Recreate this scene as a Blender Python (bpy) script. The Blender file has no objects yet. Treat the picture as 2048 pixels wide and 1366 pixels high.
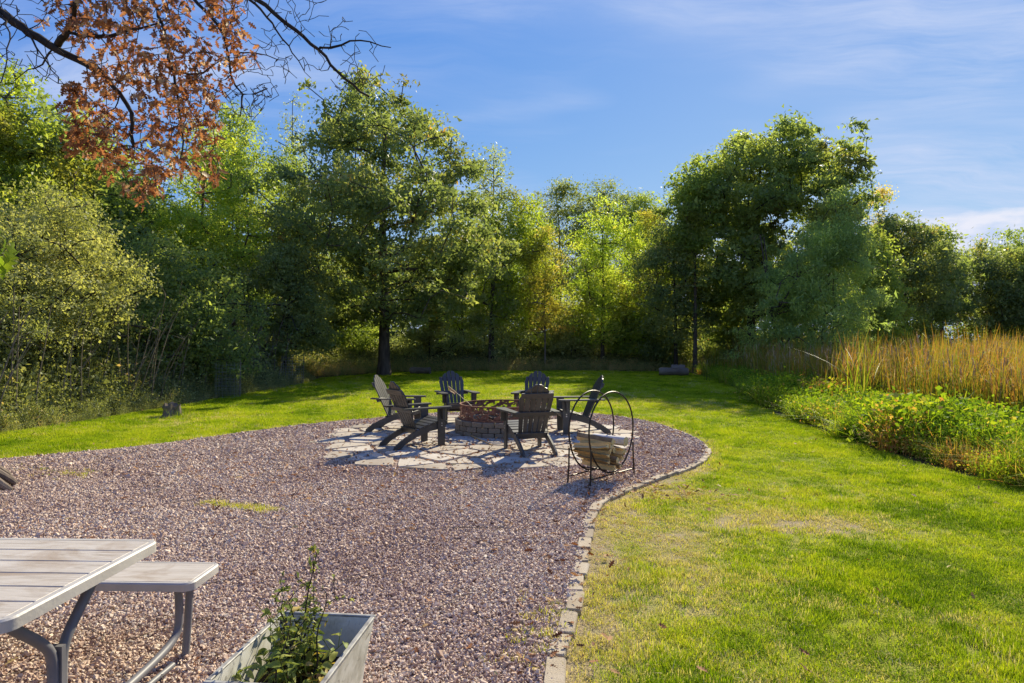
import bpy, bmesh, math, random
import numpy as np
from mathutils import Vector, Matrix

# ------------------------------------------------------------------ camera, sky, sun
S = bpy.context.scene
C = S.collection
F, EYE, HY = 1300.0, 1.6, 683.0          # focal length in photograph pixels, eye height (m), horizon row
cd = bpy.data.cameras.new('camera'); cam = bpy.data.objects.new('camera', cd); C.objects.link(cam)
cd.sensor_width = 36; cd.lens = 36 * F / 2048; cd.clip_start = 0.05; cd.clip_end = 3000
cam.location = (0, 0, EYE); cam.rotation_euler = (math.radians(90), 0, 0)
S.camera = cam
SUN_EL, SUN_AZ = math.radians(33), math.radians(24.5)      # azimuth clockwise from +Y
SUN_STRENGTH, SKY_STRENGTH, EXPOSURE = 4.5, 0.15, 1.0
CIR1, CIR2, CUM1 = (9.3, 2.1, 0), (1.7, 4.9, 0), (8.4, 2.4, 0)
S.view_settings.view_transform = 'Standard'; S.view_settings.look = 'None'
S.view_settings.gamma = 1; S.view_settings.use_curve_mapping = False
S.view_settings.exposure = EXPOSURE
S.cycles.max_bounces = 9; S.cycles.diffuse_bounces = 6; S.cycles.transmission_bounces = 5
S.cycles.glossy_bounces = 2; S.cycles.transparent_max_bounces = 4
S.cycles.caustics_reflective = False; S.cycles.caustics_refractive = False

sl = bpy.data.lights.new('sun', 'SUN'); sun = bpy.data.objects.new('sun', sl); C.objects.link(sun)
sl.energy = SUN_STRENGTH; sl.angle = math.radians(0.53); sl.color = (1.0, 0.90, 0.66)
sd = Vector((math.sin(SUN_AZ) * math.cos(SUN_EL), math.cos(SUN_AZ) * math.cos(SUN_EL), math.sin(SUN_EL)))
sun.rotation_euler = sd.to_track_quat('Z', 'Y').to_euler(); sun.location = (10, 20, 30)


class NT:
    """small helper to write node trees"""
    def __init__(self, tree):
        self.t = tree; self.n = tree.nodes; self.l = tree.links
    def new(self, typ, **kw):
        nd = self.n.new(typ)
        for k, v in kw.items():
            if k.startswith('i_'):
                key = k[2:]; key = int(key) if key.isdigit() else key.replace('_', ' ')
                self.put(nd.inputs[key], v)
            else:
                setattr(nd, k, v)
        return nd
    def put(self, sock, v):
        if isinstance(v, bpy.types.NodeSocket): self.l.new(v, sock)
        else: sock.default_value = v
    def math(self, op, a, b=0.0, c=0.0, clamp=False):
        nd = self.n.new('ShaderNodeMath'); nd.operation = op; nd.use_clamp = clamp
        for i, v in enumerate((a, b, c)): self.put(nd.inputs[i], v)
        return nd.outputs[0]
    def ramp(self, fac, stops, interp='LINEAR'):
        nd = self.n.new('ShaderNodeValToRGB'); cr = nd.color_ramp; cr.interpolation = interp
        while len(cr.elements) < len(stops): cr.elements.new(0.5)
        for e, (p, c) in zip(cr.elements, stops):
            e.position = p; e.color = (*c, 1) if len(c) == 3 else c
        self.put(nd.inputs[0], fac)
        return nd.outputs[0]
    def noise(self, vec=None, scale=5.0, detail=3.0, rough=0.55, dist=0.0, out=0):
        nd = self.n.new('ShaderNodeTexNoise')
        if vec is not None: self.l.new(vec, nd.inputs['Vector'])
        nd.inputs['Scale'].default_value = scale; nd.inputs['Detail'].default_value = detail
        nd.inputs['Roughness'].default_value = rough; nd.inputs['Distortion'].default_value = dist
        return nd.outputs[out]
    def mix(self, fac, a, b, mode='MIX'):
        nd = self.n.new('ShaderNodeMix'); nd.data_type = 'RGBA'; nd.blend_type = mode
        self.put(nd.inputs[0], fac)
        for k, v in ((6, a), (7, b)):
            self.put(nd.inputs[k], (*v, 1) if isinstance(v, tuple) and len(v) == 3 else v)
        return nd.outputs[2]
    def mapping(self, vec, scale=(1, 1, 1), rot=(0, 0, 0), loc=(0, 0, 0)):
        nd = self.n.new('ShaderNodeMapping'); self.l.new(vec, nd.inputs[0])
        nd.inputs['Scale'].default_value = scale; nd.inputs['Rotation'].default_value = rot; nd.inputs['Location'].default_value = loc
        return nd.outputs[0]


W = bpy.data.worlds.new('World'); S.world = W; W.use_nodes = True
t = NT(W.node_tree); t.n.clear()
sky = t.new('ShaderNodeTexSky', sky_type='NISHITA', sun_disc=False, sun_elevation=SUN_EL, sun_rotation=SUN_AZ,
            air_density=1.0, dust_density=0.1, ozone_density=2.5, altitude=200)
tc = t.new('ShaderNodeTexCoord').outputs['Generated']
sep = t.new('ShaderNodeSeparateXYZ'); t.l.new(tc, sep.inputs[0])
zc = t.math('MAXIMUM', sep.outputs[2], 0.03)
# thin cirrus on a high plane
zz_ = t.math('ADD', zc, 0.10)
cv = t.new('ShaderNodeCombineXYZ', i_0=t.math('DIVIDE', sep.outputs[0], zz_), i_1=t.math('DIVIDE', sep.outputs[1], zz_)).outputs[0]
w1 = t.noise(t.mapping(cv, loc=(3.1, 0.4, 0)), scale=0.9, detail=3, out=1)
wv = t.new('ShaderNodeVectorMath', operation='MULTIPLY_ADD'); t.l.new(w1, wv.inputs[0]); wv.inputs[1].default_value = (0.6, 0.6, 0); t.l.new(cv, wv.inputs[2])
c1 = t.noise(t.mapping(wv.outputs[0], scale=(0.55, 2.6, 1), rot=(0, 0, math.radians(75)), loc=CIR1), scale=1.0, detail=9, rough=0.66)
c2 = t.noise(t.mapping(cv, scale=(0.5, 0.8, 1), rot=(0, 0, math.radians(75)), loc=CIR2), scale=1.0, detail=3)
cir = t.math('MULTIPLY', t.math('MULTIPLY_ADD', c1, 3.6, -1.45, clamp=True), t.math('MULTIPLY_ADD', c2, 4.5, -1.75, clamp=True))
# small cumulus low over the horizon, all the way round
az = t.math('ARCTAN2', sep.outputs[0], sep.outputs[1]); el = t.math('ARCSINE', sep.outputs[2])
ce = t.new('ShaderNodeCombineXYZ', i_0=t.math('MULTIPLY', az, 5.0), i_1=t.math('MULTIPLY', el, 13.0)).outputs[0]
k1 = t.noise(t.mapping(ce, loc=CUM1), scale=1.0, detail=7, rough=0.58)
fall = t.math('MULTIPLY', t.math('MAXIMUM', t.math('SUBTRACT', el, 0.155), 0.0), 5.0)
fade = t.math('MULTIPLY_ADD', el, -12.0, 3.1, clamp=True)
cum = t.math('MULTIPLY', t.math('MULTIPLY_ADD', t.math('SUBTRACT', k1, fall), 9.0, -4.95, clamp=True), fade)
# colour of the clear air as the photograph renders it
sr = t.new('ShaderNodeSeparateColor'); t.l.new(sky.outputs[0], sr.inputs[0])
KX = 1.0 / (SKY_STRENGTH * 2 ** EXPOSURE)
cc = t.new('ShaderNodeCombineColor'); 
for ch, (pw, sc_) in enumerate(((1.10, .070), (0.74, .142), (0.20, .565))):
    t.l.new(t.math('MULTIPLY', t.math('MINIMUM', t.math('POWER', sr.outputs[ch], pw), (.50, .62, .92)[ch] / sc_), sc_ * KX), cc.inputs[ch])
col = t.mix(t.math('MULTIPLY', cir, 0.85), cc.outputs[0], (0.66 * KX, 0.74 * KX, 0.95 * KX))
col = t.mix(t.math('MULTIPLY', cum, 0.9), col, (0.86 * KX, 0.87 * KX, 0.97 * KX))
bg = t.new('ShaderNodeBackground'); t.l.new(col, bg.inputs[0]); bg.inputs[1].default_value = SKY_STRENGTH
wo = t.new('ShaderNodeOutputWorld'); t.l.new(bg.outputs[0], wo.inputs[0])

rng = np.random.default_rng(7)
random.seed(7)

# ------------------------------------------------------------------ helpers
def G(px, py):
    """ground point seen at a pixel of the photograph"""
    d = F * EYE / (py - HY); return np.array([(px - 1024) * d / F, d, 0.0])
def P(px, py, d):
    return np.array([(px - 1024) * d / F, d, EYE - (py - HY) * d / F])
def topx(p):
    return 1024 + F * p[0] / p[1], HY - F * (p[2] - EYE) / p[1]

def vnoise(x, y, seed=0):
    x = np.asarray(x, float); y = np.asarray(y, float)
    xi, yi = np.floor(x).astype(np.int64), np.floor(y).astype(np.int64)
    fx, fy = x - xi, y - yi; fx = fx * fx * (3 - 2 * fx); fy = fy * fy * (3 - 2 * fy)
    def h(a, b):
        n = (a * 374761393 + b * 668265263 + seed * 1442695041) & 0x7fffffff
        n = (n ^ (n >> 13)) * 1274126177 & 0x7fffffff
        return ((n ^ (n >> 16)) & 0xffff) / 65535.0
    return (h(xi, yi) * (1 - fx) + h(xi + 1, yi) * fx) * (1 - fy) + (h(xi, yi + 1) * (1 - fx) + h(xi + 1, yi + 1) * fx) * fy
def fbm(x, y, seed=0, o=4):
    s, a, tot = 0, 1.0, 0
    for i in range(o):
        s = s + a * vnoise(x * 2 ** i, y * 2 ** i, seed + i * 17); tot += a; a *= 0.5
    return s / tot
def inpoly(px, py, poly):
    px = np.asarray(px); py = np.asarray(py); r = np.zeros(px.shape, bool); n = len(poly)
    for i in range(n):
        x1, y1 = poly[i][:2]; x2, y2 = poly[(i + 1) % n][:2]
        if y1 == y2: continue
        r ^= ((y1 > py) != (y2 > py)) & (px < (x2 - x1) * (py - y1) / (y2 - y1) + x1)
    return r
def polydist(px, py, line, closed=False):
    best = np.full(np.shape(px), 1e9); n = len(line)
    for i in range(n if closed else n - 1):
        a = np.array(line[i][:2]); b = np.array(line[(i + 1) % n][:2]); ab = b - a; L = max(ab @ ab, 1e-9)
        tt = np.clip(((px - a[0]) * ab[0] + (py - a[1]) * ab[1]) / L, 0, 1)
        best = np.minimum(best, np.hypot(px - a[0] - tt * ab[0], py - a[1] - tt * ab[1]))
    return best

def mesh_np(name, V, Fc, mat=None, attr=None, smooth=False):
    """mesh from numpy arrays; Fc is (n, 3) or (n, 4); attr = dict name -> per face float"""
    me = bpy.data.meshes.new(name); V = np.asarray(V, np.float32); Fc = np.asarray(Fc, np.int32); k = Fc.shape[1]
    me.vertices.add(len(V)); me.vertices.foreach_set('co', V.ravel())
    me.loops.add(Fc.size); me.loops.foreach_set('vertex_index', Fc.ravel())
    me.polygons.add(len(Fc)); me.polygons.foreach_set('loop_start', np.arange(0, Fc.size, k, dtype=np.int32))
    if smooth: me.polygons.foreach_set('use_smooth', np.ones(len(Fc), bool))
    if attr:
        for an, av in attr.items():
            a = me.attributes.new(an, 'FLOAT', 'FACE'); a.data.foreach_set('value', np.asarray(av, np.float32))
    me.update(calc_edges=True)
    if mat: me.materials.append(mat)
    return me

class MB:
    """collects simple shapes into one mesh"""
    def __init__(self): self.v = []; self.f = []; self.mi = []; self.cur = 0
    def add(self, vs, fs):
        o = len(self.v); self.v += [tuple(map(float, q)) for q in vs]
        self.f += [[i + o for i in q] for q in fs]; self.mi += [self.cur] * len(fs)
    def box(self, c, s, rot=None, bev=0.0):
        hx, hy, hz = s[0] / 2, s[1] / 2, s[2] / 2
        if bev > 0:
            b = min(bev, hx * .9, hy * .9, hz * .9)
            out = [(hx, hy - b), (hx - b, hy), (-hx + b, hy), (-hx, hy - b), (-hx, -hy + b), (-hx + b, -hy), (hx - b, -hy), (hx, -hy + b)]
            inn = [(x * (1 - b / max(hx, 1e-6)), y * (1 - b / max(hy, 1e-6))) for x, y in out]
            vs = [(x, y, -hz) for x, y in inn] + [(x, y, -hz + b) for x, y in out] + [(x, y, hz - b) for x, y in out] + [(x, y, hz) for x, y in inn]
            fs = [list(range(7, -1, -1)), list(range(24, 32))]
            for r in range(3):
                for i in range(8):
                    j = (i + 1) % 8; fs.append([r * 8 + i, r * 8 + j, r * 8 + 8 + j, r * 8 + 8 + i])
        else:
            vs = [(x, y, z) for z in (-hz, hz) for x, y in ((-hx, -hy), (hx, -hy), (hx, hy), (-hx, hy))]
            fs = [[3, 2, 1, 0], [4, 5, 6, 7]] + [[i, (i + 1) % 4, 4 + (i + 1) % 4, 4 + i] for i in range(4)]
        M = rot if rot is not None else Matrix.Identity(3)
        self.add([M @ Vector(q) + Vector(c) for q in vs], fs)
    def prism(self, outline, a, b, plane='xy', M=None):
        """outline extruded between a and b along the axis left out of `plane`"""
        def pt(u, v, w):
            return {'xy': (u, v, w), 'yz': (w, u, v), 'xz': (u, w, v)}[plane]
        n = len(outline); vs = [pt(u, v, a) for u, v in outline] + [pt(u, v, b) for u, v in outline]
        if M is not None: vs = [M @ Vector(q) for q in vs]
        self.add(vs, [list(range(n - 1, -1, -1)), list(range(n, 2 * n))] + [[i, (i + 1) % n, n + (i + 1) % n, n + i] for i in range(n)])
    def tube(self, path, r, sides=8, cap=True):
        path = [Vector(q) for q in path]; n = len(path); rr = r if hasattr(r, '__len__') else [r] * n
        vs = []; up = None
        for i, p in enumerate(path):
            d = (path[min(i + 1, n - 1)] - path[max(i - 1, 0)]).normalized()
            if up is None:
                up = Vector((0, 0, 1)) if abs(d.z) < .9 else Vector((0, 1, 0))
            a = d.cross(up)
            if a.length < 1e-4: a = d.cross(Vector((1, 0, 0)))
            a.normalize(); b = d.cross(a); up = -b if False else (a.cross(d)).normalized()
            for k in range(sides):
                g = 2 * math.pi * k / sides; vs.append(p + (a * math.cos(g) + up * math.sin(g)) * rr[i])
        fs = [[i * sides + k, i * sides + (k + 1) % sides, (i + 1) * sides + (k + 1) % sides, (i + 1) * sides + k] for i in range(n - 1) for k in range(sides)]
        if cap: fs += [list(range(sides - 1, -1, -1)), [(n - 1) * sides + k for k in range(sides)]]
        self.add(vs, fs)
    def mesh(self, name, mats, smooth=False):
        me = bpy.data.meshes.new(name); me.from_pydata(self.v, [], self.f); me.update()
        for m in (mats if isinstance(mats, (list, tuple)) else [mats]): me.materials.append(m)
        me.polygons.foreach_set('material_index', self.mi)
        bm = bmesh.new(); bm.from_mesh(me); bmesh.ops.recalc_face_normals(bm, faces=bm.faces); bm.to_mesh(me); bm.free()
        if smooth:
            me.polygons.foreach_set('use_smooth', [True] * len(me.polygons)); me.set_sharp_from_angle(angle=math.radians(38))
        return me
    def build(self, name, mats, parent=None, smooth=False):
        return link(name, self.mesh(name, mats, smooth), parent)

def link(name, me, parent=None, loc=(0, 0, 0), rot=(0, 0, 0), scale=(1, 1, 1)):
    o = bpy.data.objects.new(name, me); C.objects.link(o)
    o.location = loc; o.rotation_euler = rot; o.scale = scale
    if parent is not None: o.parent = parent
    return o
def tag(o, label=None, cat=None, group=None, kind=None):
    if label: o['label'] = label
    if cat: o['category'] = cat
    if group: o['group'] = group
    if kind: o['kind'] = kind
    return o
def thing(name, label, cat, loc=(0, 0, 0), rz=0, group=None):
    o = bpy.data.objects.new(name, None); C.objects.link(o); o.location = loc; o.rotation_euler = (0, 0, rz)
    o.empty_display_size = .2
    return tag(o, label, cat, group)
def copy_tree(o, parent=None):
    c = o.copy(); C.objects.link(c)
    if parent: c.parent = parent
    for ch in [q for q in o.children]: copy_tree(ch, c)
    return c

def scatter(name, pts, scl, rot, protos, attrs=None, kind='stuff', parent=None, idx=None):
    """one object: prototypes instanced on the points of a mesh"""
    pts = np.asarray(pts, np.float32); n = len(pts)
    me = bpy.data.meshes.new(name); me.vertices.add(n); me.vertices.foreach_set('co', pts.ravel())
    def put(an, typ, arr, key='value'):
        a = me.attributes.new(an, typ, 'POINT'); a.data.foreach_set(key, np.asarray(arr).ravel())
    scl = np.asarray(scl, np.float32)
    if scl.ndim == 1: scl = np.repeat(scl[:, None], 3, 1)
    put('scl', 'FLOAT_VECTOR', scl, 'vector'); put('rot', 'FLOAT_VECTOR', np.asarray(rot, np.float32), 'vector')
    put('idx', 'INT', (idx if idx is not None else rng.integers(0, len(protos), n)).astype(np.int32))
    for an, av in (attrs or {}).items(): put(an, 'FLOAT', np.asarray(av, np.float32))
    o = link(name, me, parent)
    if kind: o['kind'] = kind
    col = bpy.data.collections.new(name + '_shapes')
    for p in protos: col.objects.link(p)
    g = bpy.data.node_groups.new(name, 'GeometryNodeTree')
    g.interface.new_socket('Geometry', in_out='INPUT', socket_type='NodeSocketGeometry')
    g.interface.new_socket('Geometry', in_out='OUTPUT', socket_type='NodeSocketGeometry')
    N = g.nodes; L = g.links
    gi = N.new('NodeGroupInput'); go = N.new('NodeGroupOutput'); ip = N.new('GeometryNodeInstanceOnPoints'); mp = N.new('GeometryNodeMeshToPoints')
    ci = N.new('GeometryNodeCollectionInfo'); ci.inputs[0].default_value = col; ci.inputs['Separate Children'].default_value = True; ci.inputs['Reset Children'].default_value = True
    def at(an, typ):
        a = N.new('GeometryNodeInputNamedAttribute'); a.data_type = typ; a.inputs[0].default_value = an; return a.outputs[0]
    L.new(gi.outputs[0], mp.inputs[0]); L.new(mp.outputs[0], ip.inputs['Points']); L.new(ci.outputs[0], ip.inputs['Instance'])
    ip.inputs['Pick Instance'].default_value = True
    L.new(at('idx', 'INT'), ip.inputs['Instance Index'])
    e2r = N.new('FunctionNodeEulerToRotation'); L.new(at('rot', 'FLOAT_VECTOR'), e2r.inputs[0]); L.new(e2r.outputs[0], ip.inputs['Rotation'])
    L.new(at('scl', 'FLOAT_VECTOR'), ip.inputs['Scale']); L.new(ip.outputs[0], go.inputs[0])
    md = o.modifiers.new('scatter', 'NODES'); md.node_group = g
    return o
def proto(name, me):
    return bpy.data.objects.new(name, me)      # only ever reached through a scatter collection

# ------------------------------------------------------------------ materials
def mat(name):
    m = bpy.data.materials.new(name); m.use_nodes = True; t = NT(m.node_tree)
    b = t.n['Principled BSDF']; return m, t, b
def simple(name, c1, c2, scale=20, rough=0.7, spec=0.3, bump=0.0, bscale=None, metal=0.0, detail=4, stretch=(1, 1, 1)):
    m, t, b = mat(name); v = t.mapping(t.new('ShaderNodeTexCoord').outputs['Object'], scale=stretch)
    n = t.noise(v, scale, detail)
    t.l.new(t.ramp(n, [(0.3, c1), (0.7, c2)]), b.inputs['Base Color'])
    b.inputs['Roughness'].default_value = rough; b.inputs['Specular IOR Level'].default_value = spec; b.inputs['Metallic'].default_value = metal
    if bump:
        bn = t.new('ShaderNodeBump', i_Strength=bump, i_Distance=0.01); t.l.new(t.noise(v, bscale or scale * 3, 4), bn.inputs['Height']); t.l.new(bn.outputs[0], b.inputs['Normal'])
    return m
def leafmat(name, stops0, trans=0.50, rough=0.5, spec=0.15, attr='v', inst=False, patch=None, pscale=0.35, tcol=(1.25, 1.2, 0.55), boost=1.0, both=0.0):
    """thin leaf: reflecting and letting light through; colour from a per-leaf value"""
    stops = [(p_, tuple(min(.7, q_ * boost) for q_ in c_)) for p_, c_ in stops0]
    m, t, b = mat(name)
    a = t.new('ShaderNodeAttribute', attribute_name=attr); a.attribute_type = 'INSTANCER' if inst else 'GEOMETRY'
    fac = a.outputs['Fac']
    if both:
        a2 = t.new('ShaderNodeAttribute', attribute_name='b'); a2.attribute_type = 'GEOMETRY'
        fac = t.math('ADD', fac, t.math('MULTIPLY', t.math('SUBTRACT', a2.outputs['Fac'], .5), both), clamp=True)
    base = t.ramp(fac, stops)
    if patch is not None:
        pos = t.new('ShaderNodeNewGeometry').outputs['Position']
        nz = t.noise(pos, pscale, 2, 0.5)
        base = t.mix(t.ramp(nz, [(patch[0], (0, 0, 0)), (patch[1], (1, 1, 1))]), base, patch[2])
    t.l.new(base, b.inputs['Base Color']); b.inputs['Roughness'].default_value = rough; b.inputs['Specular IOR Level'].default_value = spec
    tr = t.new('ShaderNodeBsdfTranslucent'); t.l.new(t.mix(1.0, base, tcol, 'MULTIPLY'), tr.inputs[0])
    ms = t.new('ShaderNodeMixShader'); ms.inputs[0].default_value = trans
    t.l.new(b.outputs[0], ms.inputs[1]); t.l.new(tr.outputs[0], ms.inputs[2])
    t.l.new(ms.outputs[0], t.n['Material Output'].inputs[0])
    return m
M = {}
M['deep'] = leafmat('leaf_deep_green', [(0, (.045, .066, .028)), (.5, (.090, .118, .040)), (1, (.17, .19, .06))], trans=.6, patch=(.62, .74, (.17, .15, .06)), boost=2.89)
M['oakg'] = leafmat('leaf_oak_green', [(0, (.060, .088, .040)), (.5, (.112, .142, .055)), (.9, (.19, .21, .08)), (1, (.28, .15, .05))], trans=.56, patch=(.62, .76, (.22, .20, .07)), boost=2.04)
M['mid'] = leafmat('leaf_mid_green', [(0, (.070, .105, .030)), (.5, (.135, .18, .045)), (1, (.24, .28, .07))], trans=.6, patch=(.60, .72, (.24, .24, .06)), boost=2.01)
M['bright'] = leafmat('leaf_bright_green', [(0, (.10, .15, .028)), (.5, (.20, .26, .040)), (1, (.32, .36, .06))], trans=.6, patch=(.58, .72, (.32, .31, .07)), boost=1.65)
M['yellow'] = leafmat('leaf_yellow_green', [(0, (.12, .18, .035)), (.5, (.23, .30, .050)), (.9, (.35, .38, .08)), (1, (.42, .30, .07))], trans=.6, patch=(.55, .7, (.40, .34, .09)), boost=1.77)
M['gold'] = leafmat('leaf_golden', [(0, (.17, .17, .05)), (.45, (.31, .28, .07)), (.8, (.42, .34, .11)), (1, (.42, .25, .11))], trans=.6, patch=(.5, .65, (.22, .26, .06)), boost=1.65)
M['olive'] = leafmat('leaf_olive', [(0, (.10, .118, .048)), (.5, (.195, .21, .080)), (.9, (.31, .31, .14)), (1, (.28, .20, .08))], trans=.5, patch=(.55, .7, (.14, .18, .06)), boost=1.84)
M['grey'] = leafmat('leaf_grey_green', [(0, (.080, .108, .052)), (.5, (.16, .19, .090)), (1, (.29, .31, .15))], trans=.5, patch=(.58, .7, (.27, .26, .09)), boost=2.32)
M['willow'] = leafmat('leaf_willow', [(0, (.070, .102, .042)), (.5, (.125, .17, .060)), (1, (.22, .28, .07))], trans=.6, patch=(.64, .75, (.24, .32, .06)), boost=2.76)
M['rust'] = leafmat('leaf_rust_brown', [(0, (.14, .072, .038)), (.45, (.29, .148, .066)), (.8, (.42, .26, .125)), (1, (.52, .42, .24))], trans=.4, tcol=(1.3, .95, .65), attr='v')
M['rusti'] = leafmat('leaf_rust_brown_scattered', [(0, (.14, .072, .038)), (.45, (.29, .148, .066)), (.8, (.42, .26, .125)), (1, (.52, .42, .24))], trans=.4, tcol=(1.35, .9, .6), inst=True)
M['litter'] = leafmat('leaf_litter', [(0, (.10, .035, .018)), (.4, (.26, .10, .035)), (.75, (.40, .22, .09)), (1, (.50, .40, .18))], trans=.15, tcol=(1.2, 1, .6), inst=True, rough=.7)
M['bark'] = simple('bark_grey_brown', (.045, .035, .028), (.13, .105, .085), 6, .9, .1, .9, 18, stretch=(1, 1, .25))
M['rootbark'] = simple('root_bark', (.09, .07, .055), (.26, .21, .17), 5, .9, .1, .9, 20, stretch=(1, 1, .4))
M['barkdark'] = simple('bark_dark', (.022, .018, .015), (.06, .05, .04), 8, .9, .1, .6, 20, stretch=(1, 1, .3))
M['stem'] = simple('stem_pale', (.10, .085, .06), (.24, .20, .15), 8, .85, .1)
M['grass'] = leafmat('grass_blade', [(0, (.10, .19, .006)), (.25, (.31, .42, .014)), (.5, (.51, .56, .028)), (.66, (.50, .50, .05)), (.8, (.60, .49, .19)), (1, (.72, .61, .36))], trans=.40, inst=True, rough=.7, spec=.05, both=.34, tcol=(1.15, 1.15, .5))
M['marsh'] = leafmat('marsh_grass_blade', [(0, (.10, .18, .018)), (.45, (.24, .34, .020)), (.7, (.36, .40, .03)), (.85, (.46, .34, .10)), (1, (.46, .22, .07))], trans=.48, inst=True, rough=.7, spec=.08, both=.7, boost=1.22)
M['marshf'] = leafmat('marsh_grass_blade_tuft', [(0, (.10, .18, .018)), (.45, (.24, .34, .020)), (.75, (.34, .38, .03)), (1, (.44, .34, .10))], trans=.42, rough=.45)
M['cattail'] = leafmat('cattail_blade', [(0, (.09, .15, .025)), (.35, (.23, .28, .035)), (.5, (.38, .31, .055)), (.66, (.46, .27, .06)), (.8, (.31, .18, .08)), (.9, (.22, .13, .08)), (1, (.52, .44, .32))], trans=.48, attr='v', rough=.7, spec=.05, tcol=(1.25, 1.0, .5))
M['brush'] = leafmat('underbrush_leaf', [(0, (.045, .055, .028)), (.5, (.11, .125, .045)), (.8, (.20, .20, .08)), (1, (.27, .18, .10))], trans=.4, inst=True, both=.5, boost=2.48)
M['metal_black'] = simple('black_painted_steel', (.015, .014, .013), (.05, .03, .022), 30, .5, .4, metal=.4)
m, t, b = mat('charcoal_board'); M['chair'] = m
v = t.new('ShaderNodeTexCoord').outputs['Object']; oi = t.new('ShaderNodeObjectInfo').outputs['Random']
c = t.ramp(oi, [(0, (.036, .035, .032)), (1, (.066, .063, .057))]); dz = t.noise(v, 7, 5, .65)
t.l.new(t.mix(t.ramp(dz, [(.52, (0, 0, 0)), (.75, (.55, .55, .55))]), c, (.125, .118, .105)), b.inputs['Base Color'])
b.inputs['Roughness'].default_value = .42; b.inputs['Specular IOR Level'].default_value = .5
M['rustmetal'] = simple('rusty_steel', (.13, .055, .034), (.27, .135, .085), 14, .8, .2, .4, 60)
M['bolt'] = simple('zinc_bolt', (.5, .5, .5), (.6, .6, .6), 5, .35, .5, metal=.8)
M['tube'] = simple('grey_coated_tube', (.12, .12, .13), (.17, .165, .175), 6, .5, .4)
M['char'] = simple('charred_stick', (.03, .025, .02), (.12, .09, .07), 12, .9, .1, .4)
M['ash'] = simple('ash_bed', (.05, .045, .04), (.28, .26, .24), 9, .95, .05, .8, 30)
M['tanwood'] = simple('tan_handle_wood', (.38, .24, .10), (.55, .36, .16), 20, .6, .3)
M['wire'] = simple('galvanised_wire', (.30, .33, .34), (.45, .48, .50), 10, .5, .4, metal=.5)
M['oldlog'] = simple('weathered_log', (.10, .08, .06), (.22, .185, .145), 5, .9, .1, .9, 14, stretch=(.3, 1, 1))

def soilmat(name, c1, c2, c3, scale=1.2, bump=.6):
    m, t, b = mat(name); v = t.new('ShaderNodeTexCoord').outputs['Object']
    n = t.noise(v, scale, 6); n2 = t.noise(v, scale * 30, 4)
    c = t.mix(t.ramp(n2, [(.35, (0, 0, 0)), (.7, (1, 1, 1))]), t.ramp(n, [(.3, c1), (.7, c2)]), c3)
    t.l.new(c, b.inputs['Base Color']); b.inputs['Roughness'].default_value = .95; b.inputs['Specular IOR Level'].default_value = .1
    bn = t.new('ShaderNodeBump', i_Strength=bump, i_Distance=0.03); t.l.new(n2, bn.inputs['Height']); t.l.new(bn.outputs[0], b.inputs['Normal'])
    return m
M['ground'] = soilmat('forest_floor', (.05, .045, .02), (.085, .075, .035), (.12, .085, .04))
M['soil'] = soilmat('potting_soil', (.018, .013, .010), (.04, .028, .02), (.07, .05, .035), 8)
# lawn sheet under the blades: colour follows the dryness attribute
m, t, b = mat('lawn_base'); M['lawn'] = m
a = t.new('ShaderNodeAttribute', attribute_name='dry').outputs['Fac']; v = t.new('ShaderNodeTexCoord').outputs['Object']
n = t.noise(v, 60, 4); n2 = t.noise(v, 6, 4)
g1 = t.mix(n, (.12, .14, .008), (.32, .36, .010)); g2 = t.mix(n, (.15, .11, .06), (.44, .35, .21))
fa = t.math('ADD', a, t.math('MULTIPLY', t.math('SUBTRACT', n2, .5), .7), clamp=True)
t.l.new(t.mix(fa, g1, g2), b.inputs['Base Color']); b.inputs['Roughness'].default_value = .9; b.inputs['Specular IOR Level'].default_value = .1
bn = t.new('ShaderNodeBump', i_Strength=.7, i_Distance=.03); t.l.new(n, bn.inputs['Height']); t.l.new(bn.outputs[0], b.inputs['Normal'])
# gravel bed
m, t, b = mat('gravel_base'); M['gravelbase'] = m
v = t.new('ShaderNodeTexCoord').outputs['Object']
vo = t.new('ShaderNodeTexVoronoi', i_Scale=42.0); t.l.new(v, vo.inputs['Vector'])
sepc = t.new('ShaderNodeSeparateColor'); t.l.new(vo.outputs['Color'], sepc.inputs[0])
GST = [(0, (.28, .17, .125)), (.2, (.43, .295, .22)), (.45, (.58, .425, .32)), (.65, (.69, .54, .42)), (.8, (.48, .40, .33)), (.92, (.72, .63, .50)), (1, (.50, .27, .14))]
t.l.new(t.mix(.35, t.ramp(sepc.outputs[0], GST), (.20, .13, .11)), b.inputs['Base Color']); b.inputs['Roughness'].default_value = .9
bn = t.new('ShaderNodeBump', i_Strength=1, i_Distance=.02, invert=True); t.l.new(vo.outputs['Distance'], bn.inputs['Height']); t.l.new(bn.outputs[0], b.inputs['Normal'])
m, t, b = mat('gravel_stone'); M['gravel'] = m
a = t.new('ShaderNodeAttribute', attribute_name='v'); a.attribute_type = 'INSTANCER'
n = t.noise(t.new('ShaderNodeTexCoord').outputs['Object'], 3, 3)
t.l.new(t.mix(t.math('MULTIPLY', n, .5), t.ramp(a.outputs['Fac'], GST), (.42, .32, .25)), b.inputs['Base Color'])
b.inputs['Roughness'].default_value = .75; b.inputs['Specular IOR Level'].default_value = .3
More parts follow.
